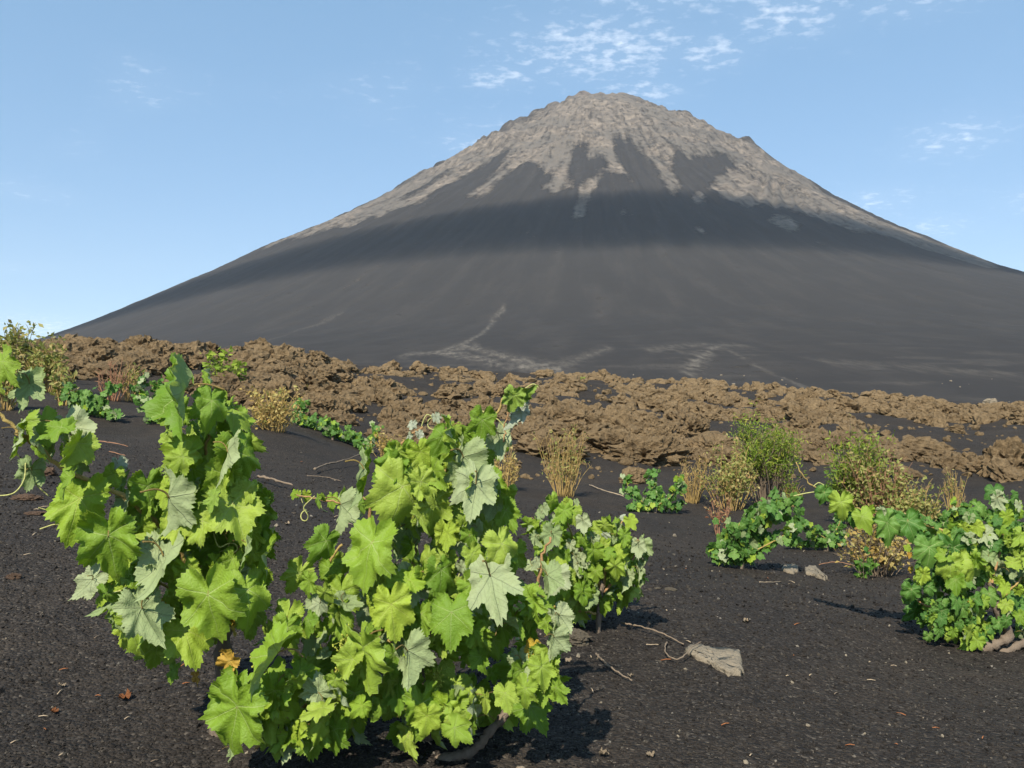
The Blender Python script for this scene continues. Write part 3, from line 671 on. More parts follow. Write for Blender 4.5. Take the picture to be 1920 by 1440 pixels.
def cane(vine, pts, r0, r1, mat='cane', name='cane', sub=6, wob=0.004):
    pp = smooth_path([P(*p) if len(p) == 3 and not isinstance(p, Vector) else p for p in pts], sub); k = len(pp)
    b = MB(); rad = []
    for i in range(k):
        rad.append((r0 + (r1 - r0) * i / (k - 1)) * (1 + .22 * (i % sub == 0) + R.uniform(-.06, .06)))
    pp = [p + Vector((R.uniform(-wob, wob), R.uniform(-wob, wob), R.uniform(-wob, wob))) for p in pp]
    b.tube([p - vine.location for p in pp], rad, 7); return b.build(name, [M[mat]], vine)
def trunk(vine, pts, r0, r1, name='trunk'):
    pp = smooth_path(pts, 7); k = len(pp); b = MB()
    rad = [(r0 + (r1 - r0) * i / (k - 1)) * (1 + .25 * R.uniform(-1, 1)) for i in range(k)]
    b.tube([p - vine.location for p in pp], rad, 10)
    b.v = [tuple(Vector(q) + Vector((R.uniform(-1, 1), R.uniform(-1, 1), R.uniform(-1, 1))) * r1 * .28) for q in b.v]
    return b.build(name, [M['wood']], vine)
def tendril(vine, pts, r=.0014, curl=0):
    pp = smooth_path([P(*p) for p in pts], 8)
    if curl:
        e = pp[-1]; d = (pp[-1] - pp[-2]).normalized(); s = d.orthogonal()
        s = Vector((d.z, 0, -d.x))
        for i in range(1, 26):
            a = i / 25 * curl * 6.28; q = .016 * (1 - .6 * i / 25)
            pp.append(e + (d * math.sin(a) + s * (1 - math.cos(a))) * q + Vector((0, .001 * i, 0)))
    b = MB(); b.tube([p - vine.location for p in pp], [r] * len(pp), 5); return b.build('tendril', [M['tendril']], vine)
_bead = ico(1)
def flower_cluster(vine, u, v, D, L=.06, ang=-90):
    p0 = P(u, v, D); d = Vector((math.cos(math.radians(ang)), -.2, math.sin(math.radians(ang)))).normalized(); b = MB()
    b.tube([p0 - vine.location, p0 + d * L - vine.location], [.0016, .0008], 5)
    for i in range(46):
        t = R.random() ** .8; w = .020 * (1 - .65 * t); q = p0 + d * L * t + Vector((R.gauss(0, w * .6), R.gauss(0, w * .6), R.gauss(0, w * .6))) - vine.location
        b.tube([p0 + d * L * t * .85 - vine.location, q], [.0006, .0006], 4); b.add([Vector(x) * R.uniform(.0018, .0028) + q for x in _bead[0]], _bead[1].tolist())
    return b.build('flower_cluster', [M['flower']], vine)

# ------------------------------------------------------------------ the big vine in the foreground
Z1, Z2, Z3, Z4, Z5 = (0, 640, 3), (0, 960, 3), (480, 700, 3), (480, 960, 3), (1280, 720, 3)
Z8, Z9 = (1500, 860, 3.69), (960, 900, 6.4)
def on_ground(u, v, lift=0.0):
    p = hit(u, v); p.z += lift; return p
b0 = P(800, 1425, 1.78); b0.z = gz(b0.x, b0.y)
v1 = empty('grapevine', b0, 'largest bushy grapevine in the centre foreground with bright green lobed leaves', 'grapevine')
trunk(v1, [b0 + Vector((-.02, .05, -.06)), b0 + Vector((0, .03, .06)), P(785, 1290, 1.80), P(795, 1190, 1.80), P(800, 1160, 1.80)], .020, .013)
trunk(v1, [P(800, 1432, 1.74), P(850, 1420, 1.73), P(890, 1405, 1.72), P(920, 1370, 1.72), P(948, 1338, 1.73), P(965, 1290, 1.76)], .012, .008, 'woody_branch')
trunk(v1, [P(800, 1240, 1.80), P(790, 1205, 1.79), P(795, 1175, 1.78)], .015, .012, 'stump')
cane(v1, [(790, 1200, 1.80), (770, 1090, 1.80), (800, 960, 1.78), (850, 860, 1.74), (915, 800, 1.70), (950, 745, 1.68), (985, 728, 1.66)], .0055, .0022)
cane(v1, [(780, 1190, 1.82), (720, 1080, 1.82), (690, 980, 1.80), (710, 900, 1.78), (740, 850, 1.76), (790, 800, 1.76)], .005, .002, 'cane_red')
cane(v1, [(790, 1210, 1.80), (660, 1180, 1.76), (610, 1090, 1.74), (640, 1020, 1.74)], .0045, .0025)
cane(v1, [(790, 1240, 1.78), (690, 1260, 1.72), (560, 1330, 1.66), (480, 1400, 1.62)], .005, .003)
cane(v1, [(800, 1200, 1.80), (880, 1100, 1.80), (930, 1010, 1.78), (960, 950, 1.76)], .005, .0025)
cane(v1, [(965, 1290, 1.76), (1000, 1210, 1.74), (1010, 1130, 1.74), (1015, 1050, 1.74), (1035, 1010, 1.74)], .0045, .0025, 'cane_red')
cane(v1, [(960, 1290, 1.76), (1010, 1270, 1.72), (1050, 1240, 1.70)], .004, .002)
cane(v1, [(610, 1190, 1.70), (617, 1160, 1.69), (630, 1130, 1.68)], .002, .0015)
cane(v1, [(945, 830, 1.66), (948, 800, 1.66), (950, 770, 1.66)], .0016, .0012, 'cane_red')
hand_leaves(v1, Z3, 1.66, [
 (830,610,750,970,'B',-28,-.06),(990,710,1005,965,'A',-14,-.03),(655,930,565,1240,'A',22,-.08),(400,930,330,1090,'B',-25,.0),
 (1240,600,1205,862,'-D',18,-.05),(1170,450,1150,700,'-C',48,-.03),(1215,470,1225,605,'-A',20,.0),(1275,250,1255,425,'D',8,-.03),
 (1055,345,985,490,'B',-22,-.02),(1085,300,1085,470,'A',76,-.05),(980,470,930,545,'-A',-10,.05),(730,500,675,600,'A',35,.0),(610,515,600,780,'-A',72,.0),
 (480,720,470,930,'-C',60,.04),(1450,115,1430,235,'W',10,-.05),(1440,225,1425,325,'-W',35,-.02),(1490,200,1505,280,'-W',20,-.02),(1500,150,1520,180,'-W',10,-.01),(1480,110,1590,85,'W',70,-.02),
 (1010,240,1030,280,'-W',20,.05),(880,280,875,310,'-W',10,.05),(860,350,850,400,'-W',30,.05),(915,340,925,365,'-W',30,.05),(1360,330,1385,480,'-A',25,.03),
 (1300,640,1310,740,'-A',40,.0),(1330,700,1345,850,'-A',30,.02),(1240,860,1270,960,'-B',30,.02),(1400,760,1460,900,'A',20,.03),(1200,905,1205,1015,'A',15,-.04),
 (1080,890,1050,1015,'L',18,-.03),(850,860,820,1050,'-A',5,.05),(970,1030,935,1190,'A',50,-.04),(780,460,770,560,'-A',30,.05),(820,480,850,560,'A',25,.04),
 (1000,500,960,620,'A',-30,.03),(900,600,870,720,'A',55,-.01),(1110,560,1130,640,'A',30,.05),(1310,450,1270,560,'A',30,.04),(1160,330,1200,420,'A',40,.05),(1120,300,1110,380,'A',20,.04)])
hand_leaves(v1, Z4, 1.64, [
 (760,500,790,755,'L',-10,-.07),(1100,545,1090,785,'A',12,-.08),(1380,165,1445,350,'A',-12,-.05),(1310,330,1405,645,'-D',28,-.06),
 (300,380,270,500,'A',28,-.02),(250,330,180,480,'A',-30,.03),(180,590,195,815,'A',32,-.02),(230,900,400,925,'A',-25,-.05),(600,740,650,1045,'D',20,-.07),(560,1000,505,1245,'D',-22,-.04),
 (105,1020,45,1210,'A',24,-.08),(480,500,600,560,'-A',-38,.0),(340,500,270,560,'-A',20,.0),(420,480,390,560,'A',50,.01),(470,570,500,740,'A',-35,.0),
 (320,590,300,680,'A',30,.01),(340,700,250,830,'-A',40,.02),(400,790,350,830,'-A',30,.0),(430,700,400,760,'A',40,.02),(640,660,600,720,'A',35,.02),(730,690,700,740,'-A',40,-.03),
 (850,760,880,995,'-C',30,-.06),(1020,470,1000,580,'A',10,-.03),(1040,310,1060,500,'A',-38,-.03),(1200,400,1330,500,'A',20,-.05),(1150,300,1180,360,'-A',20,.0),(1210,480,1260,570,'-A',10,-.01),
 (880,320,850,380,'A',30,-.02),(960,340,925,400,'A',40,-.02),(900,400,930,500,'A',-30,.0),(1260,560,1300,620,'A',20,.0),
 (1550,480,1560,660,'A',40,-.02),(1630,610,1620,700,'A',30,-.04),(1700,570,1780,680,'-A',20,-.03),(1680,690,1660,850,'-C',50,-.05),(1640,340,1660,520,'-C',55,-.03),
 (1390,640,1400,770,'A',20,.03),(1560,750,1540,840,'Y',20,.0),(1400,1010,1420,1140,'A',10,-.05),(1520,980,1500,1120,'A',20,-.06),(1600,860,1640,1010,'A',-20,-.05),(1680,980,1740,1090,'A',20,-.05),(1620,960,1600,1110,'D',20,-.03),(1490,880,1450,1000,'A',-35,-.01),
 (110,1250,80,1430,'A',25,-.08),(180,1250,180,1410,'-A',40,-.07),(310,1220,330,1425,'A',-22,-.08),(440,1210,420,1390,'A',26,-.07),(260,1180,250,1290,'L',30,-.04),(60,1260,30,1340,'A',30,-.05),
 (800,940,780,1145,'A',35,.0),(930,1060,940,1300,'A',-30,-.02),(1100,1150,1080,1300,'A',25,-.03),(1290,1040,1290,1170,'A',30,.0),(1190,1190,1220,1270,'A',30,.0),(960,1000,1000,1120,'A',40,.02),
 (1700,720,1730,800,'A',20,.0),(700,1080,680,1160,'A',20,.0),(850,1250,880,1400,'A',35,.04),(1180,830,1190,880,'A',40,.03),(650,1160,700,1130,'A',20,.0),(1130,1000,1180,1200,'A',10,.05),(1330,900,1340,980,'A',20,.06)])
hand_leaves(v1, Z2, 1.58, [
 (1330,950,1270,1140,'A',24,-.05),(1340,1070,1240,1420,'A',18,-.08),(1550,990,1470,1210,'A',-18,-.05),(1230,1030,1120,1140,'A',30,-.02),(1570,770,1380,1050,'C',75,-.08),(1230,1150,1190,1330,'A',35,.0),(1300,1320,1330,1400,'-A',30,.0),
 (1620,640,1600,820,'A',-20,-.02),(1500,1200,1490,1290,'A',20,.0),(1740,600,1700,720,'A',30,.0)])
fill_leaves(v1, [(800,1000,110,150,1.62,1.70,12),(640,1180,120,120,1.58,1.68,10),(900,1180,110,130,1.60,1.70,12),(560,1330,120,70,1.54,1.62,8)], ['A', 'D', 'L', 'C'], (.028, .05))
fill_leaves(v1, [(810,960,110,140,1.70,1.92,15),(710,1130,120,130,1.68,1.95,16),(880,1150,140,150,1.70,1.95,18),(570,1290,140,90,1.62,1.85,15),(720,1330,180,80,1.66,1.92,18),(960,1180,80,110,1.72,1.92,10),(1010,1290,60,50,1.68,1.8,8),(900,880,70,70,1.70,1.82,8),(860,1330,120,70,1.72,1.95,12)],
            ['A', 'A', 'B', 'D', 'C', 'L'], (.036, .070))
fill_leaves(v1, [(790,930,95,110,1.60,1.72,14),(715,1130,90,110,1.58,1.72,12),(880,1120,110,130,1.58,1.72,14),(580,1290,120,90,1.52,1.66,13),(760,1330,150,70,1.58,1.72,13),(990,1180,50,110,1.62,1.72,10),(900,860,50,60,1.64,1.72,5)], ['A', 'A', 'D', 'L', 'C'], (.032, .062))
for p, c in (([(945,800,1.66),(930,785,1.66),(905,790,1.67)],1.2),([(985,728,1.66),(1000,720,1.66),(1010,727,1.66)],0),([(790,800,1.76),(800,778,1.76),(815,785,1.76)],1.3),([(590,930,1.75),(570,950,1.75),(575,962,1.75)],.8),([(890,1090,1.68),(870,1060,1.66),(860,1080,1.65)],1)): tendril(v1, p, .0013, c)
for u, v, D in ((640,1205,1.62),(650,1175,1.64),(820,1250,1.68),(815,1255,1.66),(490,1225,1.56)): flower_cluster(v1, u, v, D)

# ------------------------------------------------------------------ the vine at left with a long arm leaving the frame
b0 = P(405, 1300, 1.80); b0.z = gz(b0.x, b0.y)
v2 = empty('grapevine', b0, 'tall grapevine at left with one long shoot reaching out of the left edge', 'grapevine')
trunk(v2, [b0 + Vector((0, .02, -.06)), b0 + Vector((.01, .01, .07)), P(420, 1190, 1.78), P(430, 1150, 1.78)], .022, .014)
cane(v2, [(425, 1160, 1.78), (430, 1060, 1.74), (425, 980, 1.72), (385, 880, 1.70), (390, 820, 1.68), (385, 760, 1.68), (375, 725, 1.68)], .005, .002)
cane(v2, [(425, 1165, 1.78), (370, 1080, 1.74), (300, 990, 1.68), (230, 930, 1.62), (120, 880, 1.56), (70, 840, 1.54), (35, 810, 1.52), (-20, 765, 1.50), (-90, 720, 1.48)], .0055, .003)
cane(v2, [(425, 1170, 1.78), (440, 1100, 1.80), (470, 1010, 1.80), (465, 940, 1.78), (440, 880, 1.76)], .0045, .0022)
cane(v2, [(420, 1180, 1.78), (340, 1120, 1.74), (270, 1080, 1.70), (235, 1040, 1.66)], .004, .002)
cane(v2, [(425, 1170, 1.76), (400, 1110, 1.70), (450, 1020, 1.68)], .003, .0018, 'cane_red')
hand_leaves(v2, Z1, 1.62, [
 (450,860,415,1180,'L',-16,-.06),(605,1070,640,1395,'A',-14,-.10),(1040,640,930,760,'A',-10,-.04),(1040,240,1045,585,'C',58,-.06),(1190,320,1215,515,'B',-14,-.04),(1300,400,1435,480,'B',-35,.03),
 (1330,600,1400,870,'A',-30,.0),(1285,600,1265,850,'-C',70,-.04),(1300,890,1425,1145,'A',-20,-.04),(1450,1060,1530,1230,'A',25,.03),(1210,870,1185,978,'W',12,-.08),(1150,1000,1000,1145,'A',18,-.04),
 (960,850,905,1175,'-C',38,-.05),(920,1180,950,1495,'-B',22,-.06),(400,470,540,655,'-A',12,-.05),(235,440,310,610,'L',-22,-.06),(230,520,230,705,'A',30,-.03),(10,100,105,255,'A',-20,-.14),(0,250,20,320,'A',30,-.14),
 (170,220,150,420,'-D',22,-.10),(165,470,170,680,'A',62,-.10),(120,500,120,665,'-A',68,-.11),(90,570,70,650,'A',30,-.08),(640,740,590,860,'L',12,.0),(660,680,680,765,'-W',15,.03),(700,770,700,890,'A',50,.04),
 (830,800,860,1000,'A',-35,.02),(940,810,920,960,'L',25,.0),(900,740,850,760,'W',20,.05),(940,750,980,790,'W',30,.05),(290,580,370,690,'-A',20,-.04),(380,590,450,640,'A',40,-.05),(800,1030,850,1130,'L',20,.02),
 (420,680,520,730,'-A',30,-.02),(1000,780,1000,900,'-A',60,-.02),(1060,720,1050,770,'-A',30,.0),(700,890,750,1000,'-A',40,.0),(690,900,660,980,'-A',30,.02),(1160,200,1180,330,'A',60,.0),(1000,410,980,470,'A',30,.05),(980,480,1010,530,'-A',40,-.01),
 (1120,800,1080,870,'-A',40,.0),(1220,740,1240,830,'A',55,.03),(1260,620,1330,560,'-A',10,.05),(1400,560,1480,640,'A',40,.05),(1440,830,1460,930,'A',45,.05),(1020,900,980,990,'A',35,.0),(1390,1130,1410,1290,'-A',55,-.05),(1480,1150,1440,1400,'A',35,.0),(1100,480,1130,560,'A',40,.03)])
hand_leaves(v2, Z2, 1.62, [
 (1165,440,1215,785,'A',-8,-.10),(1390,420,1450,665,'A',-22,-.06),(755,600,760,855,'A',14,-.05),(790,520,895,775,'-A',-28,-.09),(530,370,410,495,'-A',10,-.02),(720,420,570,600,'-A',18,.0),
 (1030,650,1160,885,'L',-26,-.04),(1290,830,1250,970,'Y',10,-.08),(980,880,950,970,'A',20,.03),(905,520,940,545,'Y',20,-.03),(1100,920,1120,980,'Y',40,.02),(770,300,790,500,'A',40,.0),(800,330,830,390,'A',20,-.02),(1350,280,1360,400,'-A',30,.02),(930,800,990,880,'A',45,.05),(1300,600,1340,700,'-Y',40,.05),(1500,650,1530,760,'A',40,.06)])
fill_leaves(v2, [(400,980,90,120,1.60,1.70,12),(260,1040,110,90,1.56,1.66,8)], ['A', 'D', 'L', 'C'], (.028, .05))
fill_leaves(v2, [(380,800,70,70,1.68,1.80,8),(420,950,70,90,1.68,1.88,9),(310,1020,100,80,1.66,1.86,12),(400,1110,80,70,1.72,1.92,11),(330,1170,70,55,1.68,1.86,7),(440,1060,50,100,1.74,1.92,6),(200,950,70,50,1.62,1.72,5)],
            ['A', 'A', 'B', 'C', 'D'], (.034, .068))
fill_leaves(v2, [(385,820,55,90,1.60,1.70,9),(430,980,60,90,1.60,1.70,10),(300,1040,100,90,1.56,1.68,14),(390,1120,80,70,1.60,1.72,12),(270,1150,60,50,1.58,1.68,6),(100,850,60,60,1.50,1.56,5)], ['A', 'A', 'D', 'L', 'C'], (.032, .062))
for p, c in (([(48,868,1.54),(45,900,1.53),(25,925,1.52),(-10,930,1.51)],0),([(52,875,1.55),(70,910,1.56),(92,930,1.57)],0),([(72,952,1.56),(90,957,1.57)],.5),([(75,992,1.6),(95,985,1.6)],.4),([(400,1000,1.62),(410,1025,1.60),(425,1020,1.60)],.9),([(430,1030,1.68),(400,1040,1.66),(370,1070,1.66)],0),([(390,1040,1.66),(385,1060,1.65),(395,1050,1.65)],0),([(215,1110,1.6),(235,1105,1.6)],.3)): tendril(v2, p, .0014, c)
for u, v, D in ((345,1060,1.66),(340,1070,1.64),(235,1115,1.66)): flower_cluster(v2, u, v, D, .05)

# ------------------------------------------------------------------ the third vine, behind the big one on its right
b0 = P(1120, 1165, 2.7); b0.z = gz(b0.x, b0.y)
v3 = empty('grapevine', b0, 'knee-high grapevine with many pale leaf undersides just behind right of the biggest vine', 'grapevine')
trunk(v3, [b0 + Vector((0, 0, -.05)), P(1125, 1130, 2.7), P(1130, 1090, 2.7)], .012, .008)
for q, mt in (([(1009,1130,2.66),(1013,1064,2.66),(1020,1033,2.66),(1023,1003,2.66)],'cane_red'),([(1130,1110,2.7),(1104,1062,2.7),(1077,1010,2.7),(1057,952,2.7)],'cane'),([(1130,1100,2.7),(1143,1040,2.68),(1172,970,2.68)],'cane'),([(1130,1110,2.7),(1180,1060,2.72),(1195,1010,2.72)],'cane_red'),([(1120,1150,2.7),(1060,1140,2.68),(1009,1130,2.66)],'cane')): cane(v3, q, .005, .0028, mt)
hand_leaves(v3, Z9, 2.62, [
 (630,350,600,540,'D',10,-.05),(600,340,510,360,'L',20,.0),(690,360,770,330,'A',20,.0),(650,260,660,200,'L',20,.02),(770,250,790,320,'-A',10,.03),(850,470,885,650,'-A',25,-.02),(840,680,880,830,'A',35,-.03),(960,680,1070,790,'-A',20,.0),
 (1180,870,1010,910,'A',20,-.04),(1240,1010,1240,1275,'A',12,-.05),(1000,1080,1010,1270,'A',20,-.03),(1400,1130,1375,1350,'-A',40,.0),(1520,760,1530,950,'-A',45,-.02),(1570,970,1555,1095,'-A',40,.0),(1510,1050,1540,1220,'-C',55,.0),(1545,1220,1545,1300,'-A',50,.0),(1590,790,1600,850,'-A',50,.02),(1590,880,1620,990,'-A',60,.02),
 (1410,470,1480,610,'L',15,-.02),(1350,650,1345,830,'A',-15,-.03),(1240,500,1175,650,'A',35,.0),(1290,560,1240,670,'-A',50,.0),(1340,440,1290,460,'-W',20,.0),(480,620,430,870,'-A',22,-.05),(270,670,330,830,'-A',-20,-.03),(290,510,270,590,'L',20,-.04),(370,580,370,690,'L',35,.0),
 (380,320,430,430,'-A',20,.0),(350,390,300,490,'-A',30,.0),(480,450,520,550,'-A',20,.02),(560,640,540,720,'-A',40,.0),(650,880,650,1040,'A',35,-.02),(700,760,690,900,'-A',45,.0),(740,880,730,1080,'-C',65,.0),(810,930,790,1100,'-A',25,.0),(530,1110,460,1430,'-C',30,-.06),(640,1150,650,1420,'A',20,-.03),(800,1290,800,1440,'A',20,-.02),
 (440,960,420,1210,'L',28,.0),(960,1310,980,1400,'A',20,.0),(300,960,240,1100,'-A',50,.0),(1110,650,1200,690,'-W',30,.0),(1230,700,1220,780,'-A',30,.0),(930,860,1080,960,'-A',20,.02),(1420,1080,1430,1200,'A',30,.03),(1290,1380,1310,1440,'A',30,.0),(1060,1000,1180,960,'A',30,.02),(480,960,520,1000,'Y',20,-.01)])
fill_leaves(v3, [(1130,1050,70,70,2.68,2.92,16),(1050,1080,60,70,2.68,2.9,10),(1170,1060,36,70,2.68,2.85,12),(1040,980,50,40,2.68,2.8,8),(1095,1125,50,35,2.62,2.8,22),(1140,1100,50,35,2.62,2.8,12)], ['A', 'A', 'B', 'D', 'C'], (.038, .066))
fill_leaves(v3, [(1110,1050,80,70,2.58,2.68,10),(1060,1010,60,50,2.60,2.7,6),(1180,1020,25,60,2.6,2.7,5)], ['A', 'D', 'C', 'L'], (.034, .06))

# ------------------------------------------------------------------ vine at the right edge with an arched arm
b0 = P(1862, 1222, 3.0); b0.z = gz(b0.x, b0.y)
v4 = empty('grapevine', b0, 'dense grapevine at the right edge with a leafy arm arching left', 'grapevine')
trunk(v4, [b0 + Vector((-.09, .0, -.03)), P(1840, 1216, 2.98), P(1872, 1205, 2.97), P(1890, 1190, 2.97), P(1874, 1150, 2.97), P(1865, 1120, 2.98), P(1858, 1095, 3.0)], .022, .012)
trunk(v4, [P(1850, 1228, 3.0), P(1885, 1222, 2.98), P(1915, 1208, 3.0), P(1960, 1195, 3.05)], .018, .012, 'woody_branch')
cane(v4, [(1858,1095,3.0),(1820,1030,3.05),(1771,995,3.1),(1690,974,3.15),(1608,955,3.18),(1549,922,3.2),(1520,908,3.2),(1500,884,3.2),(1493,868,3.2)], .006, .0018)
cane(v4, [(1858,1095,3.0),(1840,1040,3.05),(1830,990,3.1)], .005, .003); cane(v4, [(1858,1100,3.0),(1880,1020,3.05),(1885,970,3.1)], .005, .0025, 'cane_red')
cane(v4, [(1870,1130,3.0),(1910,1090,3.0),(1950,1060,3.05)], .004, .003); cane(v4, [(1850,1215,3.0),(1780,1150,2.98),(1725,1130,3.0),(1722,1100,3.0)], .004, .0025, 'cane_red')
tendril(v4, [(1530,922,3.2),(1510,925,3.2),(1488,930,3.2)], .0022); tendril(v4, [(1525,912,3.2),(1535,905,3.2),(1545,910,3.2)], .002)
hand_leaves(v4, Z8, 2.98, [
 (170,230,150,320,'A',20,.18),(130,210,100,260,'A',40,.2),(285,290,300,425,'A',10,.15),(430,390,460,515,'B',20,.13),(370,380,360,470,'A',30,.18),(480,350,500,420,'L',20,.17),(600,430,630,605,'A',-10,.08),(640,400,700,470,'A',30,.16),(745,420,765,575,'A',12,.1),(690,420,700,520,'A',50,.13),
 (560,350,600,400,'-A',20,.17),(890,600,885,760,'A',10,-.04),(850,540,830,640,'A',40,.0),(970,570,1000,650,'A',20,.0),(1060,600,1110,800,'A',20,-.02),(1040,720,1040,880,'B',10,-.05),(1190,700,1210,905,'B',-18,-.04),(1190,590,1230,640,'L',20,.0),(1220,460,1240,540,'L',30,.02),(1130,470,1160,530,'L',20,.03),
 (1090,500,1060,560,'A',30,.02),(1430,390,1450,475,'L',35,.05),(1340,420,1310,470,'A',20,.06),(1340,580,1290,650,'A',20,.0),(1390,590,1410,660,'A',30,.02),(1330,670,1340,740,'-A',30,.0),(1300,490,1290,540,'A',30,.05),
 (850,790,850,885,'L',15,-.06),(890,880,910,955,'A',20,-.05),(820,740,800,780,'A',20,-.02),(770,900,775,1005,'A',20,-.05),(960,740,950,800,'A',20,-.02),(1080,970,1090,1080,'A',-20,-.06),(1150,990,1140,1040,'A',30,-.03),(1270,960,1240,1020,'A',20,.0),
 (1420,880,1390,950,'L',20,-.04),(1370,830,1390,880,'L',40,-.02),(1430,1000,1400,1070,'A',20,-.04),(1430,1110,1430,1180,'A',20,-.05),(1520,1080,1545,1150,'A',20,-.03),(1510,900,1540,960,'L',20,-.02),(1310,930,1330,1020,'A',20,-.01),(1230,800,1260,900,'A',40,.0),(1080,890,1060,940,'A',20,-.02),
 (880,980,900,1020,'A',20,-.04),(860,1080,880,1120,'A',20,-.04),(920,1040,960,1070,'A',20,-.04),(980,1100,960,1160,'A',20,-.04),(1050,1090,1040,1140,'A',20,-.04),(1100,1140,1110,1200,'A',20,-.04),(1060,1190,1050,1250,'A',20,-.04),(970,1190,980,1240,'A',20,-.04),(1180,1120,1180,1190,'A',20,-.03),(1200,1210,1190,1260,'L',20,-.03),(1260,1230,1270,1290,'A',20,-.03),(1310,1170,1330,1220,'A',20,-.03),(1030,1230,1030,1280,'A',20,-.03),(890,1220,900,1280,'A',20,-.03),(1170,1000,1190,1010,'Y',20,-.03),(760,660,755,690,'Y',20,.03),(765,760,765,780,'Y',20,.03),(740,610,750,650,'L',20,.06),
 (1200,1050,1220,1090,'-A',20,-.02),(1450,490,1480,560,'A',20,.05),(1490,620,1520,690,'A',30,.1),(1440,680,1460,740,'-A',30,.1),(1540,560,1560,620,'A',30,.1),(940,1010,960,1050,'A',40,.0),(1130,1220,1150,1260,'A',30,.0)], .85, .92)
fill_leaves(v4, [(1800,1050,70,60,3.05,3.25,22),(1760,1120,60,50,3.02,3.2,16),(1810,1160,70,45,3.0,3.2,20),(1900,1060,50,90,3.05,3.3,24),(1850,1000,50,40,3.1,3.3,10),(1940,1130,40,70,3.0,3.2,10)], ['G', 'G', 'A', 'G'], (.034, .062))
fill_leaves(v4, [(1800,1040,70,60,2.92,3.05,20),(1770,1110,60,50,2.92,3.05,16),(1820,1165,75,45,2.92,3.02,22),(1890,1050,45,110,2.95,3.1,22),(1885,955,40,45,3.05,3.2,10),(1830,985,45,35,3.0,3.15,9),(1690,985,80,18,3.1,3.2,10)], ['G', 'G', 'A', 'D'], (.030, .056))

# ------------------------------------------------------------------ vines further off
def far_vine(u, v, label, spec, L, group='low grapevines farther back on the ash slope', lime=.12, n_trunk=True):
    """spec: list of (polyline of (du, dv) photo offsets from the foot, spread px, leaf count)"""
    b = hit(u, v); D = b.y; o = empty('grapevine', b, label, 'grapevine', group); k = D / F
    if n_trunk: trunk(o, [b + Vector((0, 0, -.05)), b + Vector((.02, 0, .05)), b + Vector((.0, .02, .11))], .022, .014)
    for pl, spread, n in spec:
        dep = R.uniform(-.15, .25); pts = [b + Vector((0, 0, .06))] + [b + Vector((du * k, dep * (i + 1) / len(pl), -dv * k)) for i, (du, dv) in enumerate(pl)]
        for p in pts: p.z = max(p.z, gz(p.x, p.y) + .05)
        sp = smooth_path(pts, 6); mb = MB(); mb.tube([p - b for p in sp], [.006 - .004 * i / len(sp) for i in range(len(sp))], 5); mb.build('cane', [M['cane']], o)
        for i in range(int(n * 1.8)):
            t = R.uniform(.12, 1) * (len(sp) - 1); j = min(int(t), len(sp) - 2); p = sp[j].lerp(sp[j + 1], t - j)
            s = spread * k; p = p + Vector((R.gauss(0, s * .5), R.gauss(0, s * .5), R.gauss(0, s * .45)))
            p.z = max(p.z, gz(p.x, p.y) + .02 + L * .6)
            th = R.gauss(-90, 55); ax = Vector((math.cos(math.radians(th)), R.uniform(-.7, .3), math.sin(math.radians(th))))
            put_leaf(o, 'y' if R.random() < lime else 'f', p, L * R.uniform(.5, 1.0), ax, R.gauss(0, 42), R.random() < .1, facing=(R.uniform(-.4, .4), -1, R.uniform(.2, 1.0)))
    return o
far_vine(1385, 1066, 'sprawling low grapevine beside the two tan slabs, midway up the slope', [([(-25,-20),(-45,-30)],16,22),([(-10,-50),(25,-85),(60,-105),(100,-120)],26,110),([(30,-30),(60,-60)],22,45),([(-20,-40),(-5,-90)],18,30),([(80,-60),(110,-90)],14,22)], .050)
far_vine(1545, 1035, 'flat creeping grapevine left of the dry brown bush near the right', [([(-30,-5),(-62,-4)],9,34),([(0,-25),(-30,-42),(-52,-58)],10,34),([(30,-10),(50,-20)],14,34),([(25,-40),(35,-60)],12,20)], .042)
far_vine(1225, 962, 'small upright grapevine right of the dry twig bush in mid slope', [([(-35,-30),(-48,-62)],12,30),([(0,-40),(5,-70)],14,30),([(35,-30),(55,-62)],12,30),([(40,-5),(62,-15)],9,18),([(-30,-5),(-50,0)],10,18),([(0,-15),(10,-35)],16,30)], .055)
far_vine(1790, 1000, 'dark green grapevine behind the arm of the right edge vine', [([(0,-30),(10,-55)],16,36),([(-20,-20),(-40,-35)],14,28),([(20,-20),(30,-45)],14,28)], .06)
far_vine(1915, 1070, 'grapevine cut by the right edge above the rightmost vine', [([(-10,-50),(-20,-130)],14,40),([(10,-40),(20,-100)],16,36),([(-20,-20),(-30,-50)],14,20)], .06)
far_vine(170, 782, 'leftmost low grapevine below the dry red twigs, left slope', [([(-35,-30),(-50,-55)],16,46),([(0,-25),(-10,-50)],18,46),([(30,-10),(52,0)],12,40),([(20,-30),(45,-62)],10,26)], .062, lime=.05)
far_vine(285, 795, 'low grapevine on the left slope, second of the back row', [([(-10,-30),(-30,-70)],14,36),([(10,-25),(20,-60)],16,40),([(30,-10),(45,-25)],12,30),([(-15,-50),(-20,-95)],9,14)], .062, lime=.05)
far_vine(560, 800, 'low grapevine right beside the dry yellow bush on the crest', [([(0,-15),(0,-40)],15,50),([(20,0),(45,10)],14,46)], .062, lime=.08)
far_vine(622, 826, 'low grapevine midway along the green row on the crest', [([(-5,-15),(-20,-40)],14,44),([(15,-8),(35,6)],14,44)], .06, lime=.08)
far_vine(680, 848, 'low grapevine at the lower end of the green row on the crest', [([(-5,-15),(-20,-40)],13,36),([(10,-15),(22,-45)],11,30)], .06, lime=.08)
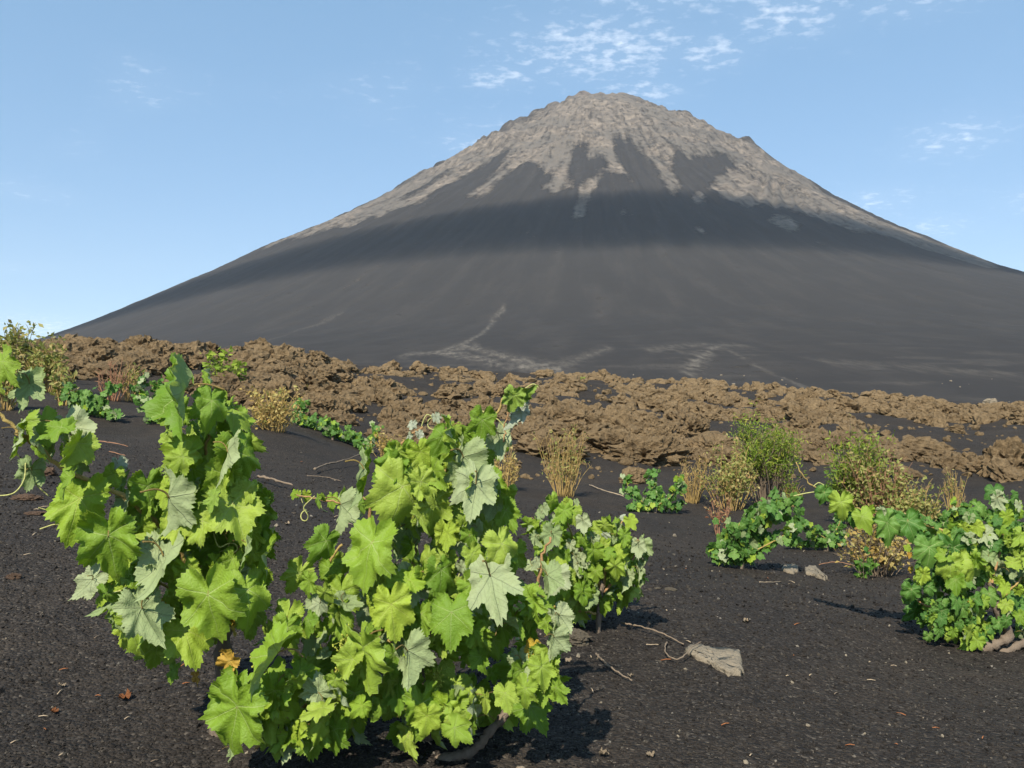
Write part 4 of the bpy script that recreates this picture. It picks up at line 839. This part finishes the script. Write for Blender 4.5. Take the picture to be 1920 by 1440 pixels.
# trailing shoot behind the big vine
b = P(690, 965, 2.6); b.z = gz(b.x, b.y)
v5 = empty('grapevine', b, 'short vine shoot trailing left over bare ash behind the biggest vine', 'grapevine')
cane(v5, [b - Vector((0, 0, .03)), P(690, 955, 2.6), P(655, 945, 2.6), P(610, 938, 2.6), P(575, 930, 2.6), P(550, 926, 2.6)], .005, .002, 'cane_red')
hand_leaves(v5, Z3, 2.58, [(215,670,200,715,'L',20),(240,670,230,710,'L',20),(285,675,275,735,'L',10),(350,700,345,765,'A',10),(370,690,390,730,'A',30),(430,700,425,785,'A',15),(540,720,545,780,'A',15),(480,710,490,790,'A',30),(590,730,600,800,'A',20),(620,740,640,800,'A',20)])
for p in ([(600,940,2.6),(605,955,2.6),(615,960,2.6)], [(565,935,2.6),(572,955,2.6),(578,960,2.6)]): tendril(v5, p, .0016)

# ------------------------------------------------------------------ shrubs
def shrub(name, u, v, wpx, hpx, label, cat, stem_mat, leaf_mat, stems=26, leaves=900, leaf_L=.03, leaf_w=.4, bare=.25, spread=1.0, needle=False, group='wild shrubs at the edge of the lava', branch=3, r=.005, top=.0, lean=0.0, grow=1.0):
    b = hit(u, v); k = b.y / F; Hh, W = hpx * k, wpx * k / 2
    o = empty(name, b, label, cat, group); sb = MB(); paths = []
    for i in range(stems):
        a = R.uniform(0, 6.283); rad = math.sqrt(R.random()) * W * spread; h = Hh * (R.uniform(.35, 1.15) * (1 - .40 * (rad / W) ** 2) if top == 0 else R.uniform(.30, 1.05))
        e = Vector((math.cos(a) * rad + lean * h + R.gauss(0, W * .18), math.sin(a) * rad * .8 + R.gauss(0, W * .15), h)); st = Vector((math.cos(a) * rad * .42, math.sin(a) * rad * .42, -.03))
        m1 = st.lerp(e, .5) + Vector((R.gauss(0, W * .06), R.gauss(0, W * .06), Hh * .06))
        pth = smooth_path([st, m1, e], 4); paths.append(pth); sb.tube(pth, [r * (1 - .8 * j / 8) for j in range(9)], 4)
        for j in range(branch):
            q = pth[R.randint(3, 7)]; e2 = q + Vector((R.gauss(0, W * .22), R.gauss(0, W * .22), Hh * R.uniform(.06, .24)))
            p2 = smooth_path([q, q.lerp(e2, .5) + Vector((0, 0, Hh * .02)), e2], 2); paths.append(p2); sb.tube(p2, [r * .5, r * .45, r * .4, r * .3, r * .2], 3)
    sb.build('stems', [M[stem_mat]], o, kind='stuff')
    if leaves:
        V = []; Fc = []; zmin = Hh * bare
        leaves = int(leaves * (.9 if needle else .62)); cnt = 0; tries = 0
        while cnt < leaves and tries < leaves * 6:
            tries += 1; pth = R.choice(paths); t = R.random() * (len(pth) - 1); j = min(int(t), len(pth) - 2); p = pth[j].lerp(pth[j + 1], t - j)
            if p.z < zmin * R.uniform(.7, 1.3): continue
            s = W * (.10 if needle else .09); p = p + Vector((R.gauss(0, s), R.gauss(0, s), R.gauss(0, s)))
            L = leaf_L * R.uniform(.6, 1.3); d = Vector((R.gauss(0, 1), R.gauss(0, 1), R.gauss(.5 if needle else .2, .8))).normalized()
            n = Vector((R.gauss(0, 1), R.gauss(-.6, 1), R.gauss(.6, 1))); x = d.cross(n)
            if x.length < .1: continue
            x.normalize(); n = x.cross(d); w = L * leaf_w * .5; i0 = len(V)
            V += [p, p + d * L * .5 + x * w + n * w * .3, p + d * L, p + d * L * .5 - x * w + n * w * .3]; Fc += [[i0, i0 + 1, i0 + 2], [i0, i0 + 2, i0 + 3]]; cnt += 1
        obj('foliage', mesh_np('foliage', [tuple(q) for q in V], Fc, [M[leaf_mat]], smooth=False), o, kind='stuff')
    return o
S = shrub
S('shrub', 25, 712, 110, 108, 'tall olive-brown shrub rising above the skyline at the far left', 'shrub', 'twig', 'olive', 40, 1500, .10, .5, .25, r=.010)
S('shrub', 88, 735, 80, 100, 'olive-yellow shrub right of the tallest left shrub', 'shrub', 'straw', 'olive', 34, 900, .085, .5, .2, r=.009)
S('shrub', 118, 760, 50, 80, 'thin straw-stemmed shrub at the left end of the vine row', 'shrub', 'straw', 'olive', 22, 420, .07, .5, .25, r=.008)
S('shrub', 8, 770, 60, 110, 'yellowish shrub at the left edge behind the outstretched vine shoot', 'shrub', 'straw', 'olive', 22, 500, .075, .5, .2, r=.008)
S('dry_shrub', 208, 752, 66, 74, 'leafless reddish twig bush on the left slope', 'shrub', 'twig_red', 'olive', 26, 0, branch=4, r=.012)
S('dry_shrub', 245, 752, 60, 66, 'straw-coloured twig bush right of the leafless reddish one', 'shrub', 'straw', 'olive', 26, 160, .07, .5, .4, r=.009)
S('shrub', 305, 752, 44, 44, 'small round bright green plant at the foot of the lava, left', 'plant', 'straw', 'green', 18, 320, .085, .8, .05, r=.007)
S('shrub', 425, 738, 84, 84, 'loose lime-green shrub above the left vine, against the lava', 'shrub', 'twig', 'bright', 26, 620, .11, .6, .15, r=.010)
S('dry_shrub', 515, 808, 100, 74, 'dense dry yellow bush left of the green vine row', 'shrub', 'straw', 'strawl', 60, 1300, .05, .5, .05, r=.006, top=1)
S('dry_shrub', 722, 862, 50, 60, 'sparse dry stalks at the lower end of the green vine row', 'shrub', 'straw', 'strawl', 20, 260, .055, .5, .2, r=.005)
S('dry_shrub', 765, 872, 46, 60, 'thin straw stalks left of the big vine top', 'shrub', 'straw', 'strawl', 14, 160, .055, .5, .2, r=.005)
S('dry_shrub', 945, 918, 74, 78, 'straw bush half hidden behind the right side of the biggest vine', 'shrub', 'straw', 'strawl', 36, 420, .045, .5, .15, r=.006)
S('shrub', 1056, 930, 84, 118, 'fan of orange-green dry stems in front of the lava, centre', 'shrub', 'straw', 'olive', 60, 620, .045, .4, .25, r=.006, top=1)
S('dry_shrub', 1298, 942, 60, 80, 'orange straw tuft left of the round green bush', 'shrub', 'straw', 'strawl', 50, 200, .04, .3, .3, r=.005, top=1)
S('shrub', 1440, 945, 122, 168, 'tallest rounded green broom bush, right of centre before the lava', 'shrub', 'twig', 'broom', 70, 7000, .050, .28, .38, needle=True, r=.008, branch=5)
S('shrub', 1372, 955, 110, 130, 'yellow-leaved shrub on the left flank of the round green bush', 'shrub', 'straw', 'olive', 50, 1900, .045, .6, .15, r=.006, branch=4)
S('shrub', 1350, 1002, 60, 84, 'small red-stemmed plant at the foot of the yellow-leaved shrub', 'plant', 'twig_red', 'redleaf', 14, 200, .035, .5, .25, r=.006)
S('shrub', 1480, 950, 50, 60, 'low yellow-green tuft under the right side of the round green bush', 'plant', 'straw', 'broom', 24, 420, .05, .3, .05, r=.004)
S('shrub', 1612, 985, 110, 175, 'tall dark green shrub left of the lava blocks at right', 'shrub', 'twig', 'broom', 54, 4200, .050, .32, .25, needle=True, r=.007, branch=5)
S('shrub', 1650, 992, 120, 150, 'pale yellow-green shrub with reddish stems leaning on the tall dark shrub', 'shrub', 'twig_red', 'olive', 54, 2300, .045, .5, .15, r=.006, branch=4)
S('shrub', 1722, 1000, 90, 95, 'yellowish leafy shrub behind the arched arm of the right vine', 'shrub', 'straw', 'olive', 40, 1500, .042, .6, .1, r=.005, branch=4)
S('dry_shrub', 1788, 965, 44, 88, 'slim tuft of upright orange stalks at right below the lava', 'shrub', 'straw', 'olive', 30, 120, .045, .4, .5, r=.005, top=1)
S('dry_shrub', 1645, 1080, 120, 105, 'dry brown bush with tangled stems under the arm of the right vine', 'shrub', 'twig', 'strawl', 70, 1700, .032, .6, .1, r=.004, branch=5)
S('shrub', 1620, 1085, 36, 44, 'small pale-leaved sprout left of the dry brown bush', 'plant', 'twig', 'green', 14, 90, .045, .8, .1, r=.003)
S('shrub', 1560, 950, 60, 60, 'small bright green plant left of the tall dark green shrub', 'plant', 'twig', 'green', 20, 420, .055, .7, .1, r=.004)
S('shrub', 1090, 714, 18, 7, 'tiny yellow-green plant high on the lava at centre', 'plant', 'twig', 'bright', 10, 60, .12, .6, .0, r=.01)

# ------------------------------------------------------------------ boulders and slabs that stand out
def stone(name, u, v, wpx, label, mat='pale', sub=4, seed=1, flat=.35, yaw=0.0, jag=.7, sx=1.0, sy=.8, sink=.25, tilt=(0, 0), cat='rock', group=None):
    p = hit(u, v); w = wpx * p.y / F / 2; vv, ff = clinker(sub, seed, jag, flat); 
    o = obj(name, mesh_np(name, vv, ff, [M[mat]], smooth=False), None, label, cat, group)
    o.location = p + Vector((0, 0, w * flat * (1 - 2 * sink) * .6)); o.scale = (w * sx, w * sy, w); o.rotation_euler = (tilt[0], tilt[1], yaw); return o
def slab(name, u, v, outline, h, label, mat='pale', tilt=(-.15, 0), cat='rock'):
    """flat plate; outline in photo pixels around the foot point, laid on the slope"""
    p = hit(u, v); k = p.y / F; s0 = max(.18, (H - p.z) / p.y); n = len(outline); V = []; Fc = []
    rings = ((1.03, -.6), (1.0, .1), (.98, .62), (.93, .86), (.82, .95), (.7, 1.0), (.55, 1.0), (.4, 1.0), (.25, 1.02), (.1, 1.02))
    dens_o = []
    for i in range(n):
        a, b_ = Vector((*outline[i], 0)), Vector((*outline[(i + 1) % n], 0))
        for t in range(5): q = a.lerp(b_, t / 5); dens_o.append((q.x + R.gauss(0, .45), q.y + R.gauss(0, .3)))
    m_ = len(dens_o)
    for sc, hz in rings:
        for (x, y) in dens_o:
            g_ = hit(u + x * sc, v + y * sc); X, Y = g_.x - p.x, g_.y - p.y; V.append((X, Y, h * hz * (1 + .5 * float(perlin(X * 14, Y * 14, 8.3))) + .4 * h * float(perlin(X * 30, Y * 30, 3.3)) + gz(p.x + X, p.y + Y) - p.z))
    for a in range(len(rings) - 1):
        for j in range(m_): Fc.append([a * m_ + j, a * m_ + (j + 1) % m_, (a + 1) * m_ + (j + 1) % m_, (a + 1) * m_ + j])
    Fc.append([(len(rings) - 1) * m_ + j for j in range(m_)])
    o = obj(name, mesh_np(name, V, Fc, [M[mat]], smooth=True), None, label, cat); o.location = p; return o
slab('stone_slab', 1340, 1243, [(-55,-18),(-48,-27),(-28,-29),(-8,-22),(30,-22),(48,-18),(52,4),(56,22),(52,26),(25,26),(-10,6),(-35,-5)], .015, 'large tan wedge-shaped stone slab lying on bare ash at lower right')
slab('stone_slab', 1482, 1070, [(-16,0),(-10,-6),(5,-8),(15,-3),(15,4),(5,7),(-8,5)], .024, 'smaller left one of two tan slabs beside the sprawling vine')
slab('stone_slab', 1526, 1074, [(-18,-4),(-10,-9),(4,-8),(12,2),(26,13),(20,15),(0,7),(-15,5)], .024, 'right one of two tan slabs with a pointed tail beside the sprawling vine')
stone('stone', 1074, 1205, 60, 'grey-brown stone peeping out right of the biggest vine', 'pale', seed=31, flat=.5, sx=.9)
stone('stone', 1256, 1106, 20, 'small flat pale stone on bare ash right of the third vine', 'pale', 3, 32)
stone('stone', 84, 892, 44, 'brownish stone on the ash below the outstretched vine shoot', 'redstone', seed=33, flat=.5)
stone('stone', 50, 938, 50, 'flat brown stone low at the left edge', 'redstone', seed=34, flat=.28)
stone('stone', 66, 965, 36, 'thin dark flat stone just below the flat brown stone at left', 'redstone', 3, 35, flat=.18)
stone('stone', 24, 1084, 26, 'small reddish stone near the left edge of the foreground ash', 'redstone', 3, 36, flat=.5)
stone('stone', 1233, 1104, 12, 'pebble just left of the small flat pale stone', 'pale', 3, 37)
stone('boulder', 1857, 762, 24, 'single pale boulder on the skyline of the ash at upper right', 'pale', 4, 38, flat=.75, sink=.1)
stone('boulder', 1890, 890, 90, 'dark pointed lava crag at the right edge', 'lava', 5, 39, flat=.85, jag=.9, sink=.1, tilt=(.2, -.4))
stone('boulder', 1795, 812, 26, 'lone rounded lava boulder on ash left of the right edge crag', 'lava', 4, 40, flat=.75, sink=.1)
stone('boulder', 1705, 895, 60, 'smooth slanted lava plate behind the pale yellow-green shrub', 'lava', 4, 41, flat=.35, tilt=(.5, .3))
stone('boulder', 1190, 905, 46, 'brown lava block between the orange-green stems and the small upright vine', 'lava', 4, 42, flat=.8, sink=.1)
stone('boulder', 1030, 858, 110, 'broad hollowed lava hump behind the fan of orange-green stems', 'lava', 5, 43, flat=.45, jag=1.05)
stone('boulder', 1150, 852, 110, 'craggy lava hump right of the fan of orange-green stems', 'lava', 5, 44, flat=.5, jag=1.05)
stone('boulder', 1215, 868, 120, 'largest lava hump above the small upright vine', 'lava', 5, 45, flat=.5, jag=1.05)
stone('boulder', 1085, 825, 100, 'lava hump with a dark cleft beneath, above the orange-green stems', 'lava', 5, 46, flat=.42, jag=1.05)

# ------------------------------------------------------------------ twigs, litter
def ground_stick(name, pts, r, label, mat='twig', lift=.006, cat='twig', knob=.3):
    pp = [on_ground(u, v, lift + r + (h or 0)) for u, v, h in pts]; b = pp[0].copy(); sp = smooth_path(pp, 8)
    r *= .8; mb = MB(); mb.tube([p - b + Vector((R.uniform(-1, 1), R.uniform(-1, 1), R.uniform(-.3, 1))) * r * .6 for p in sp], [r * (1 + R.uniform(-knob, knob)) * (1 - .5 * i / len(sp)) for i in range(len(sp))], 6)
    o = mb.build(name, [M[mat]], None, label=label, cat=cat); o.location = b; return o
ground_stick('twig', [(1165,1176,0),(1200,1188,.01),(1240,1198,.005),(1282,1214,0)], .0045, 'long brown twig pointing at the wedge-shaped slab', 'twig')
ground_stick('twig', [(1250,1213,0),(1248,1235,.008),(1272,1247,.006),(1300,1232,.02),(1315,1222,.02)], .0035, 'bent dark twig leaning on the wedge-shaped slab', 'twig')
ground_stick('twig', [(1118,1233,0),(1130,1250,.006),(1150,1265,.004),(1186,1284,0)], .0045, 'short dark twig on bare ash left of the wedge-shaped slab', 'twig')
ground_stick('twig', [(1212,1214,0),(1235,1214,0)], .002, 'tiny pale twig between the two long twigs', 'litter')
ground_stick('branch', [(590,890,.02),(612,882,.03),(650,875,.05),(695,862,.08)], .012, 'dry forked branch lying on ash behind the biggest vine', 'twig', cat='branch')
ground_stick('branch', [(485,905,.02),(510,912,.03),(550,922,.02)], .014, 'grey woody branch lying right of the left vine', 'twig', cat='branch')
ground_stick('twig', [(575,895,0),(610,900,.01),(640,905,0)], .006, 'thin twig under the dry forked branch', 'twig')
ground_stick('twig', [(180,830,0),(215,836,.01),(240,840,0)], .006, 'thin straw twig on ash left of the left vine top', 'twig_red')
ground_stick('twig', [(205,850,0),(235,858,0)], .005, 'shorter straw twig below the thin straw twig at left', 'twig_red')
ground_stick('twig', [(1535,1062,0),(1570,1060,.01),(1605,1066,0)], .005, 'reddish twig right of the pointed slab', 'twig_red')
ground_stick('twig', [(1105,912,0),(1130,925,.02),(1170,935,.01)], .010, 'bleached stick left of the small upright vine', 'litter')
ground_stick('twig', [(1424,1095,0),(1445,1096,0),(1465,1094,0)], .003, 'small straw lying below the two tan slabs', 'litter')
def dry_leaf(u, v, px, label, mat='litter', seed=1):
    p = hit(u, v); L = px * p.y / F / 1.5; V, Fc, UV = leaf_data(seed, cup=.5, fold=.5, wave=.25, teeth=14, rings=(.4, .75, 1.0)); n = len(V)
    b = MB(); b.add(V, Fc); b.add([(x, y, z - .03) for x, y, z in V], [f[::-1] for f in Fc]); b.v = [(x, y * .7, z * 1.3 + .3) for x, y, z in b.v]
    o = b.build('dry_leaf', [M[mat]], None, label=label, cat='dry leaf'); o.location = p + Vector((0, 0, .002)); o.scale = (L, L, L * .6); o.rotation_euler = (R.uniform(-.3, .3), R.uniform(-.3, .3), R.uniform(0, 6)); return o
for u, v, px, lab, mt, sd in ((1130,1420,26,'bleached curled leaf at the bottom edge, right of centre','litter',51),(1220,1421,18,'small bleached leaf scrap at the bottom edge near the curled one','litter',52),(236,1318,26,'rusty curled dry leaf in the lower left foreground','litter_red',53),(100,1342,20,'reddish dry leaf left of the rusty curled one','litter_red',54),(516,976,14,'whitish scrap on the ash between the two front vines','litter',55),(540,985,12,'second whitish scrap just right of the first between the front vines','litter',56),(1400,1168,14,'tiny bleached leaf above the wedge-shaped slab','litter',57),(116,1292,14,'pale scrap in the left foreground above the dry leaves','litter',58),(1067,1244,16,'pale leaf scrap right beside the lower right of the biggest vine','litter',59),(1183,1272,12,'straw scrap touching the short dark twig','litter',60)):
    dry_leaf(u, v, px, lab, mt, sd)

# ------------------------------------------------------------------ loose lapilli on the near ash
def build_lapilli():
    n = 52000; inv = rng.uniform(1 / 7.5, 1 / 1.35, n); D = 1 / inv; u = rng.uniform(-60, 1980, n); x = (u - 960) / F * D
    s = np.exp(rng.normal(0, .42, n)) * .0023 * np.clip(D / 2.2, .8, 2.2); s = np.clip(s, .0014, .014)
    z = ground_z(x, D) + s * .25
    protos = []
    base = np.array([(1, 0, 0), (-1, 0, 0), (0, 1, 0), (0, -1, 0), (0, 0, 1), (0, 0, -1)], float); f = np.array([(0, 2, 4), (2, 1, 4), (1, 3, 4), (3, 0, 4), (2, 0, 5), (1, 2, 5), (3, 1, 5), (0, 3, 5)])
    for i in range(8): protos.append((base * rng.uniform(.65, 1.2, (6, 1)) + rng.normal(0, .14, (6, 3)), f))
    merged('lapilli', protos, np.stack([x, D, z], 1), s, M['lapilli'], None, 1.0, False, label='loose black volcanic grains strewn over the near ash', kind='stuff')
build_lapilli()
def build_litter():
    mb = MB()
    for i in range(130):
        D = 1 / R.uniform(1 / 9, 1 / 1.4); u = R.uniform(-20, 1940); x = (u - 960) / F * D; z = gz(x, D) + .003; a = R.uniform(0, 6.28); L = R.uniform(.006, .03) * min(1.6, D / 2); b_ = Vector((x, D, z)); d = Vector((math.cos(a), math.sin(a), R.uniform(-.05, .2))) * L
        mb.tube([b_, b_ + d * .5 + Vector((0, 0, .002)), b_ + d], [.0009 * min(2, D / 2 + .4)] * 3, 4, R.choice((0, 0, 1, 2)))
    mb.build('plant_litter', [M['litter'], M['twig'], M['litter_red']], None, label='scattered straw and twig bits lying on the near ash', kind='stuff')
    k = 170; D = 1 / rng.uniform(1 / 10, 1 / 1.4, k); u = rng.uniform(-20, 1940, k); x = (u - 960) / F * D; sz = np.exp(rng.normal(0, .5, k)) * .0030 * np.clip(D / 2, .8, 2.2)
    merged('pebbles', [clinker(2, 120 + i, .6) for i in range(5)], np.stack([x, D, ground_z(x, D) + sz * .3], 1), sz, M['pale'], None, .8, False, label='small pale pebbles scattered over the black ash', kind='stuff')
build_litter()
print('objects', len(bpy.data.objects), 'tris', sum(sum(len(p.vertices) - 2 for p in me.polygons) if len(me.polygons) < 5000 else len(me.loops) - 2 * len(me.polygons) for me in bpy.data.meshes))
